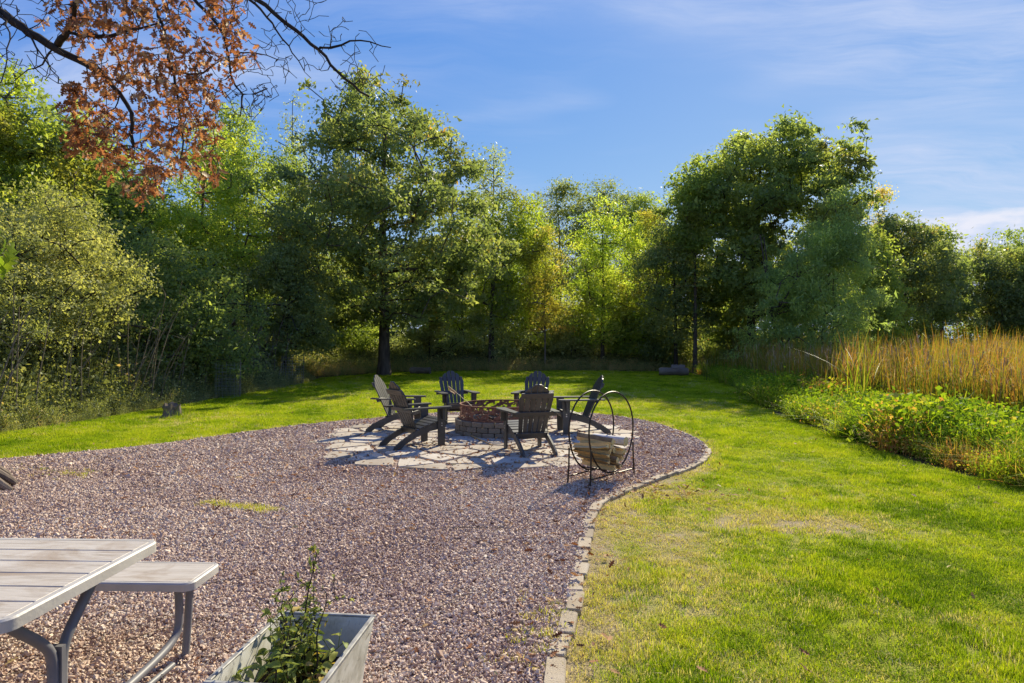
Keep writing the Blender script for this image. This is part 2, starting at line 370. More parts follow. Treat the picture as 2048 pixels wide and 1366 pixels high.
# flat stones, pavers, blocks
def stonemat(name, stops, scale=3, bump=.4, spot=None):
    m, t, b = mat(name); v = t.new('ShaderNodeTexCoord').outputs['Object']; oi = t.new('ShaderNodeObjectInfo').outputs['Random']
    off = t.new('ShaderNodeVectorMath', operation='ADD'); t.l.new(v, off.inputs[0])
    cx = t.new('ShaderNodeCombineXYZ', i_0=t.math('MULTIPLY', oi, 37.0)).outputs[0]; t.l.new(cx, off.inputs[1])
    n = t.noise(off.outputs[0], scale, 6, .6); n2 = t.noise(off.outputs[0], scale * 12, 4)
    f = t.math('ADD', t.math('MULTIPLY', n, .7), t.math('MULTIPLY', oi, .3))
    c = t.ramp(f, stops)
    if spot: c = t.mix(t.ramp(n2, [(.55, (0, 0, 0)), (.72, (1, 1, 1))]), c, spot)
    t.l.new(c, b.inputs['Base Color']); b.inputs['Roughness'].default_value = .85; b.inputs['Specular IOR Level'].default_value = .2
    bn = t.new('ShaderNodeBump', i_Strength=bump, i_Distance=.01); t.l.new(n2, bn.inputs['Height']); t.l.new(bn.outputs[0], b.inputs['Normal'])
    return m
M['flag'] = stonemat('flagstone', [(.25, (.27, .225, .175)), (.5, (.41, .355, .285)), (.75, (.50, .455, .395))], 2.2, .3, (.38, .31, .24))
M['paver'] = stonemat('edging_paver', [(.25, (.24, .19, .135)), (.5, (.36, .295, .21)), (.75, (.43, .37, .29))], 9, .5, (.22, .18, .13))
M['block'] = stonemat('wall_block', [(.3, (.17, .138, .098)), (.55, (.25, .205, .145)), (.8, (.26, .155, .11))], 7, .9, (.13, .12, .09))
# weathered plastic wood of the picnic table
m, t, b = mat('weathered_grey_plank'); M['plank'] = m
v = t.new('ShaderNodeTexCoord').outputs['Object']
g = t.noise(t.mapping(v, scale=(1.0, 12, 1)), 3.2, 8, .72, 1.6); st = t.noise(t.mapping(v, scale=(1, 1.6, 1), rot=(0, 0, .5)), 2.6, 5, .6, 1.0)
c = t.ramp(g, [(.3, (.25, .21, .17)), (.46, (.42, .375, .325)), (.7, (.53, .49, .44))])
c = t.mix(t.ramp(st, [(.50, (0, 0, 0)), (.68, (.8, .8, .8))]), c, (.27, .20, .14))
t.l.new(c, b.inputs['Base Color']); b.inputs['Roughness'].default_value = .55; b.inputs['Specular IOR Level'].default_value = .35
bn = t.new('ShaderNodeBump', i_Strength=.35, i_Distance=.004); t.l.new(g, bn.inputs['Height']); t.l.new(bn.outputs[0], b.inputs['Normal'])
M['trim'] = simple('grey_table_edge', (.37, .345, .315), (.44, .415, .385), 7, .5, .35, .15, 60, stretch=(1, 1, 1))
# planter: aged off-white paint
m, t, b = mat('aged_white_planter'); M['planter'] = m
v = t.new('ShaderNodeTexCoord').outputs['Object']; n = t.noise(v, 9, 6, .65, .5); n2 = t.noise(t.mapping(v, scale=(30, 4, 4)), 4, 4, .6, 1)
c = t.ramp(n, [(.35, (.40, .38, .31)), (.55, (.60, .58, .51)), (.75, (.68, .67, .62))])
c = t.mix(t.ramp(n2, [(.60, (0, 0, 0)), (.70, (.7, .7, .7))]), c, (.16, .14, .11))
t.l.new(c, b.inputs['Base Color']); b.inputs['Roughness'].default_value = .6
M['planterrim'] = simple('worn_dark_rim', (.14, .13, .12), (.40, .39, .36), 18, .5, .4)
# firewood
m, t, b = mat('split_wood_face'); M['woodsplit'] = m
v = t.mapping(t.new('ShaderNodeTexCoord').outputs['Object'], scale=(9, 2, 9)); oi = t.new('ShaderNodeObjectInfo').outputs['Random']
n = t.noise(v, 5, 6, .65); f = t.math('ADD', t.math('MULTIPLY', n, .6), t.math('MULTIPLY', oi, .45))
t.l.new(t.ramp(f, [(.2, (.20, .13, .055)), (.5, (.46, .32, .12)), (.8, (.68, .52, .26))]), b.inputs['Base Color']); b.inputs['Roughness'].default_value = .85
bn = t.new('ShaderNodeBump', i_Strength=.8, i_Distance=.008); t.l.new(n, bn.inputs['Height']); t.l.new(bn.outputs[0], b.inputs['Normal'])
M['woodend'] = simple('sawn_wood_end', (.50, .36, .16), (.72, .57, .32), 14, .8, .15, .3)
M['woodbark'] = simple('firewood_bark', (.13, .095, .06), (.30, .23, .14), 12, .9, .1, .8)
M['birch'] = simple('white_birch_bark', (.45, .42, .38), (.74, .71, .67), 8, .7, .2, .3)
M['fleaf'] = leafmat('planter_leaf', [(0, (.10, .14, .03)), (.5, (.20, .25, .05)), (.8, (.36, .36, .09)), (1, (.50, .34, .13))], trans=.35, attr='v')
M['greenleaf'] = leafmat('green_oak_leaf', [(0, (.12, .22, .02)), (1, (.24, .33, .03))], trans=.5)

# ------------------------------------------------------------------ ground, lawn, gravel, patio
lawn_poly = [(-5.4, -3), (-9.5, 4), (-9.0, 9.4), (-8.55, 13.5), (-8.2, 18), (-7.9, 24), (-8.3, 29), (-6.2, 33.6), (-2, 35.2), (4, 35.6),
             (9, 33.8), (8.6, 28), (7.6, 22), (6.4, 17.5), (5.75, 14), (5.5, 11.5), (5.35, 9.4), (5.35, 7.8), (5.6, 6.9), (6.1, 4), (6.6, -3)]
gravel_px = [(0, 923), (150, 908), (300, 895), (430, 876), (620, 850), (760, 838), (870, 828), (1000, 824), (1120, 826), (1220, 832), (1300, 845),
             (1352, 862), (1398, 882), (1420, 903), (1402, 930), (1330, 955), (1262, 980), (1205, 1003), (1184, 1030), (1170, 1090), (1155, 1180), (1130, 1270), (1102, 1366)]
gline = [tuple(G(*q)[:2]) for q in gravel_px]
gravel_poly = [(-9.2, 7.6)] + gline + [(.14, 2.4), (0.0, -3), (-9.4, -3)]
def smooth_line(pts, step, n_it=2):
    p = [np.array(q, float) for q in pts]
    for _ in range(n_it):
        q = [p[0]]
        for a, b in zip(p[:-1], p[1:]): q += [a * .75 + b * .25, a * .25 + b * .75]
        q.append(p[-1]); p = q
    p = np.array(p); s = np.r_[0, np.cumsum(np.linalg.norm(np.diff(p, axis=0), axis=1))]
    ss = np.arange(0, s[-1], step)
    return np.stack([np.interp(ss, s, p[:, k]) for k in range(p.shape[1])], 1)
gsm = smooth_line([(-9.2, 7.6)] + gline + [(.14, 2.4), (.05, .5), (0.0, -3)], .1)
gravel_poly = [tuple(q) for q in gsm] + [(-9.4, -3)]

def dryness(x, y):
    edge = polydist(x, y, gsm[::4])
    d = 1.25 * np.exp(-(edge / .22) ** 2) * (.35 + .65 * (y < 8.2))
    zone = np.clip((2.6 - x) / 2.2, 0, 1) * np.clip((8.2 - y) / 1.5, 0, 1) * (x > -1)
    d = d + zone * (fbm(x * 1.7, y * 1.7, 5) * 1.9 - .52)
    for cx, cy, rx, ry, s in ((2.5, 5.7, .75, .34, 1.5), (1.7, 6.85, .4, .22, 1.0), (1.25, 5.0, .28, .9, .7), (.9, 6.3, .35, .7, .4), (3.3, 6.6, .8, .25, .25), (2.2, 8.2, .5, .5, .35)):
        d = d + s * np.exp(-(((x - cx) / rx) ** 2 + ((y - cy) / ry) ** 2)) * (.4 + fbm(x * 4, y * 4, 9))
    d = d + np.clip(fbm(x * .6, y * .6, 21) - .52, 0, 1) * 1.1
    return np.clip(d, 0, 1)

tag(link('ground', mesh_np('ground', [(-600, -200, -.02), (600, -200, -.02), (600, 1000, -.02), (-600, 1000, -.02)], [[0, 1, 2, 3]], M['ground'])), kind='structure')
# lawn sheet as a grid so that dry patches can vary over it
st = .2; xs = np.arange(-10, 10, st); ys = np.arange(-3, 36.4, st)
gx, gy = np.meshgrid(xs, ys); cxs, cys = (gx[:-1, :-1] + st / 2), (gy[:-1, :-1] + st / 2)
keep = inpoly(cxs, cys, lawn_poly); keep |= False
nx = len(xs); ii = (np.arange(len(ys) - 1)[:, None] * nx + np.arange(nx - 1)[None, :])
fq = np.stack([ii, ii + 1, ii + nx + 1, ii + nx], -1)[keep]
und = .012 * (fbm(gx * .8, gy * .8, 3) - .5)
me = mesh_np('lawn', np.stack([gx, gy, und], -1).reshape(-1, 3), fq, M['lawn'], {'dry': dryness(cxs, cys)[keep]}, True)
tag(link('lawn', me), kind='structure')
bm = bmesh.new(); bm.faces.new([bm.verts.new((x, y, .018)) for x, y in gravel_poly]); bmesh.ops.triangulate(bm, faces=bm.faces[:])
me = bpy.data.meshes.new('gravel_bed'); bm.to_mesh(me); bm.free(); me.materials.append(M['gravelbase'])
if me.polygons[0].normal.z < 0: me.flip_normals()
tag(link('gravel_bed', me), kind='structure')

PIT = np.array([-.18, 11.25]); PC = np.array([-.55, 10.85])
def patio_r(x, y):
    th = np.arctan2(y - PC[1], x - PC[0]); r = np.hypot((x - PC[0]) / 2.45, (y - PC[1]) / 2.85)
    return r / (1 + .05 * np.sin(3 * th + 1) + .04 * np.sin(7 * th))
# crushed stone
def hull_stone(seed, flat=.7):
    r = np.random.default_rng(seed); bm = bmesh.new()
    for p in r.normal(size=(11, 3)):
        p = p / np.linalg.norm(p) * r.uniform(.75, 1.0); bm.verts.new((p[0], p[1] * r.uniform(.75, 1), p[2] * flat))
    res = bmesh.ops.convex_hull(bm, input=bm.verts[:]); bmesh.ops.delete(bm, geom=[g for g in res['geom_interior'] if isinstance(g, bmesh.types.BMVert)], context='VERTS')
    bmesh.ops.recalc_face_normals(bm, faces=bm.faces)
    me = bpy.data.meshes.new('crushed_stone'); bm.to_mesh(me); bm.free(); me.materials.append(M['gravel']); return me
stones = [proto('crushed_stone_%d' % i, hull_stone(100 + i)) for i in range(8)]
def band(x0, x1, y0, y1, dens):
    n = int((x1 - x0) * (y1 - y0) * dens); return rng.uniform(x0, x1, n), rng.uniform(y0, y1, n)
def infov(x, y, m=.6): return np.abs(x) < np.maximum(y, 0) * .80 + m
px_, py_, ps_ = [], [], []
for y0, y1, dens, sz in ((-.5, 1.8, 900, .013), (1.8, 5, 6500, .0102), (5, 7.5, 4200, .0115), (7.5, 10, 2400, .0140), (10, 15, 1300, .0175)):
    x, y = band(-9.3, 3.4, y0, y1, dens); k = inpoly(x, y, gravel_poly) & infov(x, y, 2.2); x, y = x[k], y[k]
    k = (patio_r(x, y) > 1.0) | (rng.random(len(x)) < .18); x, y = x[k], y[k]
    px_.append(x); py_.append(y); ps_.append(sz * rng.lognormal(0, .30, len(x)))
x = np.concatenate(px_); y = np.concatenate(py_); s = np.concatenate(ps_); n = len(x)
inp = patio_r(x, y) < 1.0
s = np.where(inp, s * .7, s)
tint = np.clip(rng.random(n) * .85 + .04 + (fbm(x * .9, y * .9, 31) - .5) * .75 + (fbm(x * 3, y * 3, 35) - .5) * .3, 0, 1)
o = scatter('gravel', np.stack([x, y, .018 + s * .45 + rng.random(n) * .006], 1), s, rng.uniform(-3.1, 3.1, (n, 3)) * (1, .3, 1), stones, {'v': tint})

# flagstones of the patio
def clip_half(poly, a, nrm):
    out = []; n = len(poly)
    for i in range(n):
        p, q = poly[i], poly[(i + 1) % n]; dp, dq = (p - a) @ nrm, (q - a) @ nrm
        if dp <= 0: out.append(p)
        if dp * dq < 0: out.append(p + (q - p) * dp / (dp - dq))
    return out
patio = tag(link('patio_base', None), kind='structure')
patio.name = 'patio'
r2 = np.random.default_rng(12); sites = []
for _ in range(4000):
    th = r2.uniform(0, 2 * math.pi); rr = math.sqrt(r2.uniform(0, 1)) * 1.0
    p = PC + np.array([math.cos(th) * 2.5 * rr, math.sin(th) * 2.9 * rr])
    if np.hypot(*(p - PIT)) < .72: continue
    if all(np.hypot(*(p - q)) > .42 for q in sites): sites.append(p)
ring = [PC + np.array([math.cos(a) * 2.75, math.sin(a) * 3.15]) * (1 + .05 * math.sin(5 * a)) for a in np.linspace(0, 2 * math.pi, 26)[:-1]]
allp = sites + ring
for s0 in sites:
    cell = [s0 + np.array(q) for q in ((-.75, -.55), (.75, -.55), (.75, .55), (-.75, .55))]
    for q in allp:
        if q is s0: continue
        dd = q - s0; L = np.hypot(*dd)
        if L > 2.2: continue
        nn = dd / L; cell = clip_half(cell, s0 + nn * (L / 2 - .022), nn)
        if len(cell) < 3: break
    if len(cell) < 3: continue
    # break up the straight sides and round the corners
    out = []
    for i in range(len(cell)):
        a_, b_ = cell[i], cell[(i + 1) % len(cell)]; L = np.hypot(*(b_ - a_))
        if L < .07: out.append((a_ + b_) / 2); continue
        inw = s0 - (a_ + b_) / 2; inw = inw / max(np.hypot(*inw), 1e-6)
        for f in ((.14, .5, .86) if L > .25 else (.25, .75)):
            out.append(a_ + (b_ - a_) * f + inw * r2.uniform(0, .025))
    if len(out) < 4: continue
    h = .040 + r2.uniform(-.004, .005); mb = MB(); n = len(out)
    loc = np.array(out) - s0; tx, ty = r2.uniform(-.008, .008, 2)
    top = [(q[0] * .975, q[1] * .975, h + q[0] * tx + q[1] * ty) for q in loc]; mid = [(q[0], q[1], h - .008) for q in loc]; bot = [(q[0], q[1], 0.0) for q in loc]
    mb.add(bot + mid + top, [list(range(2 * n, 3 * n))] + [[r * n + i, r * n + (i + 1) % n, (r + 1) * n + (i + 1) % n, (r + 1) * n + i] for r in (0, 1) for i in range(n)])
    q = mb.build('flagstone', M['flag'], patio); q.location = (s0[0], s0[1], 0.004)

# edging pavers along the gravel
edging = tag(link('edging_base', None), kind='structure'); edging.name = 'stone_edging'
el_ = smooth_line([(-9.2, 7.6)] + gline + [(.14, 2.4), (.05, .5)], .01)
sl_ = 0; k = 0; r3 = np.random.default_rng(5); N_ = len(el_)
while k < N_ - 2:
    near = el_[k][1] < 9.6 and el_[k][0] > -.2
    Lp = r3.uniform(.25, .33) if near else r3.uniform(.36, .5)
    e = min(k + int(Lp / .01), N_ - 1)
    if e - k < 8: break
    a_, b_ = el_[k], el_[e - 2]; dd = b_ - a_; L = np.hypot(*dd); mid = (a_ + b_) / 2; ang = math.atan2(dd[1], dd[0])
    wd = r3.uniform(.092, .110) if near else .045
    mb = MB(); hw, hl = wd / 2, L / 2
    out = [(-hl, -hw * .8), (-hl * .93, -hw), (hl * .9, -hw), (hl, -hw * .7), (hl, hw * .75), (hl * .92, hw), (-hl * .9, hw), (-hl, hw * .8)]
    out = [(p * r3.uniform(.97, 1), q * r3.uniform(.92, 1.03)) for p, q in out]; n = len(out); h = r3.uniform(.030, .041) if near else .032
    mb.add([(p, q, 0) for p, q in out] + [(p, q, h - .008) for p, q in out] + [(p * .97, q * .9, h + r3.uniform(-.003, .003)) for p, q in out],
           [list(range(2 * n, 3 * n))] + [[r * n + i, r * n + (i + 1) % n, (r + 1) * n + (i + 1) % n, (r + 1) * n + i] for r in (0, 1) for i in range(n)])
    q = mb.build('paver', M['paver'], edging); q.location = (mid[0] + r3.normal() * .006, mid[1] + r3.normal() * .006, 0)
    q.rotation_euler = (r3.normal() * .02, r3.normal() * .02, ang + r3.normal() * .025)
    k = e

# ------------------------------------------------------------------ grass
def blade_clump(name, nb, rad, h0, h1, w, mat_, seed, lean=.35, seg=2, attrv=False):
    r = np.random.default_rng(seed); V = []; Q = []; vals = []
    for i in range(nb):
        a, rr = r.uniform(0, 6.283), rad * math.sqrt(r.uniform()); bx, by = math.cos(a) * rr, math.sin(a) * rr
        h = r.uniform(h0, h1); b = r.uniform(0, 6.283); ln = abs(r.normal()) * lean * h; dx, dy = math.cos(b), math.sin(b)
        fx, fy = math.cos(b + 1.57 + r.normal() * .4), math.sin(b + 1.57 + r.normal() * .4); o = len(V)
        vv = r.random()
        for j in range(seg + 1):
            u = j / seg; ww = w * (1 - u ** 1.6 * .9) * .5; z = h * (u - .25 * (ln / h) * u * u); off = ln * u * u
            V.append((bx + dx * off - fx * ww, by + dy * off - fy * ww, z)); V.append((bx + dx * off + fx * ww, by + dy * off + fy * ww, z))
        for j in range(seg): Q.append((o + 2 * j, o + 2 * j + 1, o + 2 * j + 3, o + 2 * j + 2)); vals.append(vv)
    return mesh_np(name, V, Q, mat_, {'v' if attrv else 'b': vals})
gp = [proto('grass_clump_%d' % i, blade_clump('grass_clump', 22, .055, .018, .046, .0042, M['grass'], 40 + i, .7)) for i in range(6)]
X_, Y_, Z_, SC_ = [], [], [], []
for y0, y1, dens, sc in ((-1, 2.2, 150, 1.0), (2.2, 5, 900, .95), (5, 8, 620, 1.05), (8, 12, 380, 1.25), (12, 18, 200, 1.6), (18, 26, 95, 2.1), (26, 36, 60, 2.5)):
    x, y = band(-10, 9.5, y0, y1, dens); k = infov(x, y, 2.6); x, y = x[k], y[k]
    k = inpoly(x, y, lawn_poly) & ~inpoly(x, y, gravel_poly); x, y = x[k], y[k]
    X_.append(x); Y_.append(y); SC_.append(sc * rng.uniform(.7, 1.3, len(x)))
x, y, s = map(np.concatenate, (X_, Y_, SC_))
dr = dryness(x, y); kp = rng.random(len(x)) > dr * .28 + (fbm(x * 5, y * 5, 15) < .36) * .55; x, y, s, dr = x[kp], y[kp], s[kp], dr[kp]; n = len(x)
ed = polydist(x, y, gsm[::4]); kp = ed > .07; x, y, s, dr = x[kp], y[kp], s[kp], dr[kp]; n = len(x)
stripe = .06 * np.sin((x * .96 + y * .28) * 2 * math.pi / 1.1)
vv = np.where(rng.random(n) < dr * 1.0 + .012, rng.uniform(.62, 1, n), np.clip(.26 + rng.normal(0, .10, n) + (fbm(x * .7, y * .7, 2) - .5) * .45 + (fbm(x * 3.2, y * 3.2, 12) - .5) * np.where(y < 9, .75, .4) + stripe + dr * .15, 0, .6))
hz = np.clip(.8 + (fbm(x * 1.6, y * 1.6, 77) - .5) * 1.3, .4, 1.5) * (1 - .35 * dr) * (1 + .25 * (dr > .05))
scatter('grass', np.stack([x, y, np.zeros(n)], 1), np.stack([s, s, np.minimum(s, 1.5) * hz], 1),
        np.stack([rng.normal(0, .1, n), rng.normal(0, .1, n), rng.uniform(0, 6.28, n)], 1), gp, {'v': vv})

# ------------------------------------------------------------------ trees
def grow(path, radii, targets, step=.5, wander=.12, up=.15, seed=0, thin=.012, expo=2.3, flex=1.0):
    """a branching skeleton: a stem path plus targets, each tied to the best placed node already grown"""
    r = np.random.default_rng(seed); pos = [np.array(p, float) for p in path]; par = [-1] + list(range(len(path) - 1)); nst = len(path)
    T = np.array(targets)
    if len(T):
        d0 = np.linalg.norm(T - np.array(path).mean(0), axis=1); T = T[np.argsort(d0 + r.normal(0, .3, len(T)))]
    for tg in T:
        A = np.array(pos[1:] if len(pos) > 2 else pos); off = 1 if len(pos) > 2 else 0
        dv = tg - A; dist = np.linalg.norm(dv, axis=1)
        cost = dist + np.maximum(0, A[:, 2] - tg[2] + .0) * 1.2 * flex
        j = int(np.argmin(cost)) + off; a = pos[j]; L = np.linalg.norm(tg - a); k = max(1, int(L / step))
        side = r.normal(0, wander, 3) * L; prev = j
        for i in range(1, k + 1):
            u = i / k; p = a + (tg - a) * u + side * math.sin(math.pi * u) + np.array([0, 0, up * L * math.sin(math.pi * u) * .5]) + (r.normal(0, .05 * step, 3) if i < k else 0)
            pos.append(p); par.append(prev); prev = len(pos) - 1
    n = len(pos); w = np.zeros(n); haschild = np.zeros(n, bool)
    for i in range(n - 1, -1, -1):
        if not haschild[i]: w[i] = max(w[i], thin ** expo)
        if par[i] >= 0: w[par[i]] += w[i]; haschild[par[i]] = True
    rad = w ** (1 / expo)
    if radii is not None:
        for i in range(nst): rad[i] = radii[i]
        # limbs never thicker than the stem they leave
        for i in range(nst, n): rad[i] = min(rad[i], rad[par[i]] * .9)
    return np.array(pos), np.array(par), rad
def skeleton_mesh(name, pos, par, rad, mat_, sides=6, minr=.006):
    V = []; Q = []; ang = np.arange(sides) * 2 * math.pi / sides
    dirs = np.zeros_like(pos)
    for i, p in enumerate(par):
        if p >= 0: d = pos[i] - pos[p]; dirs[i] = d / max(np.linalg.norm(d), 1e-6)
    dirs[0] = dirs[1] if len(pos) > 1 else (0, 0, 1)
    def ring(c, d, r):
        ref = np.array([1., 0, 0]) if abs(d[0]) < .8 else np.array([0, 1., 0])
        a = np.cross(d, ref); a /= np.linalg.norm(a); b = np.cross(d, a)
        return c + (np.cos(ang)[:, None] * a + np.sin(ang)[:, None] * b) * r
    for i, p in enumerate(par):
        if p < 0: continue
        r1 = max(rad[i], minr); r0 = max(min(rad[p], r1 * 1.35), minr); o = len(V)
        dd = dirs[i] + dirs[p] * (.6 if rad[p] < r1 * 1.5 else 0); dd = dd / max(np.linalg.norm(dd), 1e-6)
        V += list(ring(pos[p], dd, r0)); V += list(ring(pos[i], dirs[i], r1))
        Q += [[o + k, o + (k + 1) % sides, o + sides + (k + 1) % sides, o + sides + k] for k in range(sides)]
    return mesh_np(name, V, Q, mat_, smooth=True)
def leaf_cloud(name, centres, crad, n, size, mat_, seed, flat=.75, aspect=.55, droop=0.0, cval=None):
    """n small leaf faces gathered loosely round clump centres, with strays between the clumps"""
    r = np.random.default_rng(seed); Cn = np.asarray(centres); crad = np.broadcast_to(np.asarray(crad, float), (len(Cn),))
    dens = r.lognormal(0, .35, len(Cn)); w = crad ** 2 * dens; ci = r.choice(len(Cn), n, p=w / w.sum())
    d = r.normal(size=(n, 3)); d /= np.linalg.norm(d, axis=1)[:, None]
    rr = crad[ci] * np.where(r.random(n) < .12, r.uniform(.9, 1.5, n), r.uniform(.12, 1.05, n) ** .6)
    ax = r.normal(size=(len(Cn), 3)); ax[:, 2] *= .4; ax /= np.linalg.norm(ax, axis=1)[:, None]      # every clump is stretched its own way
    st = r.uniform(.1, .9, len(Cn)); dd = d + ax[ci] * ((d * ax[ci]).sum(1) * st[ci])[:, None]
    lump = 1 + .30 * np.sin(d[:, 0] * 4.1 + ci * 1.7) * np.sin(d[:, 1] * 4.7 + ci * .9) + .22 * np.sin(d[:, 2] * 6 + ci)
    p = Cn[ci] + dd * (rr * lump)[:, None] * np.array([1, 1, flat])
    nrm = d * .35 + r.normal(size=(n, 3)) * .8 + np.array([0, 0, .3]); nrm /= np.linalg.norm(nrm, axis=1)[:, None]
    u = np.cross(nrm, r.normal(size=(n, 3))); u[:, 2] -= droop; u -= nrm * (u * nrm).sum(1)[:, None]; u /= np.linalg.norm(u, axis=1)[:, None]; v = np.cross(nrm, u)
    s = (size * r.lognormal(0, .32, n))[:, None]
    cv = r.random(len(Cn)) if cval is None else np.asarray(cval)
    val = np.clip(.45 * r.random(n) + .55 * cv[ci], 0, 1)
    a = p + u * s * .5; b = p + v * s * aspect * .5 - u * s * .12
    if size >= .105:        # far crowns: a leaf spray is one triangle
        c = p - v * s * aspect * .6 - u * s * .45
        return mesh_np(name, np.stack([a, b, c], 1).reshape(-1, 3), np.arange(3 * n).reshape(n, 3), mat_, {'v': val})
    c = p - u * s * .5; b = b + nrm * s * .10; e = p - v * s * aspect * .5 + u * s * .08 + nrm * s * .10
    return mesh_np(name, np.stack([a, b, c, e], 1).reshape(-1, 3), np.arange(4 * n).reshape(n, 4), mat_, {'v': val})
def tree(name, label, bpx, d, prof, n, leaf, mt, K=70, cr=(.55, 1.0), tr=.18, seed=1, bark='bark', ds=.85, aspect=.55, droop=0., cat='tree', group=None,
         lean=0., trunk_to=.75, limbfrac=.6, stems=1, flat=.75, shellr=.5, dn=.85):
    r = np.random.default_rng(seed)
    x0 = (bpx - 1024) * d / F; prof = sorted(prof, key=lambda q: -q[0]); k_ = d / F
    zs = np.array([EYE - (q[0] - HY) * k_ for q in prof]); xl = np.array([(q[1] - 1024) * k_ - x0 for q in prof]); xr = np.array([(q[2] - 1024) * k_ - x0 for q in prof])
    H = zs[-1]; zz = np.linspace(zs[0], zs[-1], 60); hw = np.maximum(np.interp(zz, zs, (xr - xl) / 2), .15)
    K = int(K * 1.7); cr = (cr[0] * .62, cr[1] * .88); n = int(n * dn)
    cen = []; rads = []; pz = hw ** 1.5; pz /= pz.sum(); tries = 0
    while len(cen) < K and tries < K * 40:
        tries += 1
        z = r.choice(zz, p=pz); h = np.interp(z, zs, (xr - xl) / 2); xc = np.interp(z, zs, (xr + xl) / 2)
        c = r.uniform(*cr); c = min(c, max(h, .18) * .9); hh = max(h - c * .5, 0.02); tip = r.random() < .16
        if tip: c *= .6; hh = h * r.uniform(.98, 1.13)
        a = r.uniform(0, 6.283); q = r.uniform(0, 1) ** shellr
        if tip: q = 1
        hh *= 1 + .22 * (vnoise(a * 1.9 + seed, z * .55, seed) - .5)
        p = np.array([xc + math.cos(a) * q * hh, math.sin(a) * q * hh * ds, min(z, H - c * .5) + r.uniform(-.2, .25) * c])
        if any(np.linalg.norm((p - o_) * (1, 1, 1.2)) < (c + oc) * .34 for o_, oc in zip(cen, rads)): continue
        cen.append(p); rads.append(c)
    cen = np.array(cen); rads = np.array(rads)
    t_ = thing(name, label, cat, (x0, d, 0), 0, group)
    xcb = np.interp(zs[0] + (H - zs[0]) * .5, zs, (xr + xl) / 2); topz = zs[0] + (H - zs[0]) * trunk_to
    for s_ in range(stems):
        sx, sy = (0, 0) if stems == 1 else (r.normal() * .35, r.normal() * .35)
        nn = max(6, int(topz / .7)); path = []; rad = []
        for i in range(nn + 1):
            u = i / nn; z = topz * u
            path.append((sx * (1 + u * 1.2) + xcb * u ** 1.4 * .8 + lean * u + math.sin(u * 7 + seed) * .06 * H / 10 * u, sy * (1 + u * 1.2) + math.cos(u * 5 + seed) * .06 * u * H / 10, z - .05))
            rad.append(tr * (1 - .78 * u) * (1 + .55 * math.exp(-z / .28)) / (stems ** .4))
        tg = cen[r.random(len(cen)) < limbfrac / stems]
        pos, par, rr_ = grow(path, rad, tg, step=max(.4, H * .05), seed=seed + s_, thin=.024, flex=.8)
        link('trunk', skeleton_mesh('trunk', pos, par, rr_, M[bark], 8 if tr > .2 else 6, .012), t_)
    link('crown', leaf_cloud('crown', cen, rads, n, leaf, M[mt], seed + 50, aspect=aspect, droop=droop, flat=flat), t_)
    return t_

TR = []
EXTRA = [
    ('broadleaf_tree', 'soft yellow-green tree filling the gap right of the twin-trunk tree', 1060, 39.5, [(400, 1035, 1080), (450, 1010, 1105), (540, 1000, 1120), (640, 1000, 1120), (700, 1010, 1110)], 17203, .136, 'bright', dict(K=60, cr=(.55, .95), tr=.12, seed=81)),
    ('broadleaf_tree', 'yellowish tree in the dip between cone tree and right oak', 1300, 37.0, [(425, 1275, 1325), (470, 1255, 1345), (560, 1250, 1350), (660, 1255, 1345), (700, 1260, 1340)], 17203, .136, 'yellow', dict(K=60, cr=(.5, .9), tr=.12, seed=82)),
    ('broadleaf_tree', 'pale green tree seen between the big oak and its right neighbour', 925, 40.0, [(440, 900, 960), (500, 870, 980), (580, 860, 990), (660, 860, 990), (700, 870, 980)], 17203, .136, 'bright', dict(K=60, cr=(.55, .95), tr=.12, seed=83)),
    ('broadleaf_tree', 'dull green tree in the gap between yellow tree and dark bush', 330, 33.0, [(430, 290, 370), (490, 260, 400), (580, 250, 420), (660, 250, 420)], 20700, .136, 'oakg', dict(K=55, cr=(.6, 1.0), tr=.12, seed=84)),
    ('broadleaf_tree', 'mid green tree behind the willow on its right side', 1740, 42.0, [(460, 1715, 1765), (520, 1690, 1800), (600, 1690, 1810), (680, 1700, 1800)], 15525, .20, 'mid', dict(K=50, cr=(.6, 1.0), tr=.12, seed=85)),
]
def T_(*a, **k): TR.append(tree(*a, **k)); return TR[-1]
# left side, nearest first
T_('olive_tree', 'pale olive small-leaved tree overhanging the thicket at the left edge', -20, 13.2, [(455, -80, 60), (550, -150, 115), (640, -160, 150), (725, -150, 110)], 20800, .060, 'olive', K=60, cr=(.3, .55), tr=.07, seed=3, bark='barkdark', stems=3)
T_('olive_tree', 'broad silvery olive tree with lit fine leaves right of the left edge', 140, 15.0, [(372, 60, 110), (430, 0, 190), (500, -60, 245), (580, -60, 275), (660, -40, 262), (715, 0, 190)], 60000, .062, 'olive', K=150, cr=(.35, .65), tr=.09, seed=4, bark='barkdark', stems=4)
T_('broadleaf_tree', 'tall bright green tree rising above the olive trees at the left edge', 0, 20.0, [(128, -30, 30), (170, -90, 85), (240, -150, 125), (330, -170, 150), (420, -180, 175), (520, -180, 200), (640, -170, 210)], 69000, .105, 'bright', K=110, cr=(.5, .95), tr=.2, seed=5)
T_('broadleaf_tree', 'dark green tree behind the pale olive tree under the rust leaves', 205, 27.0, [(338, 165, 215), (380, 120, 270), (450, 110, 330), (540, 110, 350), (660, 120, 340)], 36800, .120, 'deep', K=70, cr=(.6, 1.0), tr=.2, seed=6)
T_('dense_bush', 'dark green dense rounded bush at the lawn edge left of the wire cages', 365, 19.0, [(470, 300, 400), (530, 250, 460), (610, 215, 500), (690, 215, 520), (745, 240, 500)], 33600, .095, 'deep', K=90, cr=(.4, .75), tr=.07, seed=8, stems=4, bark='barkdark', cat='bush')
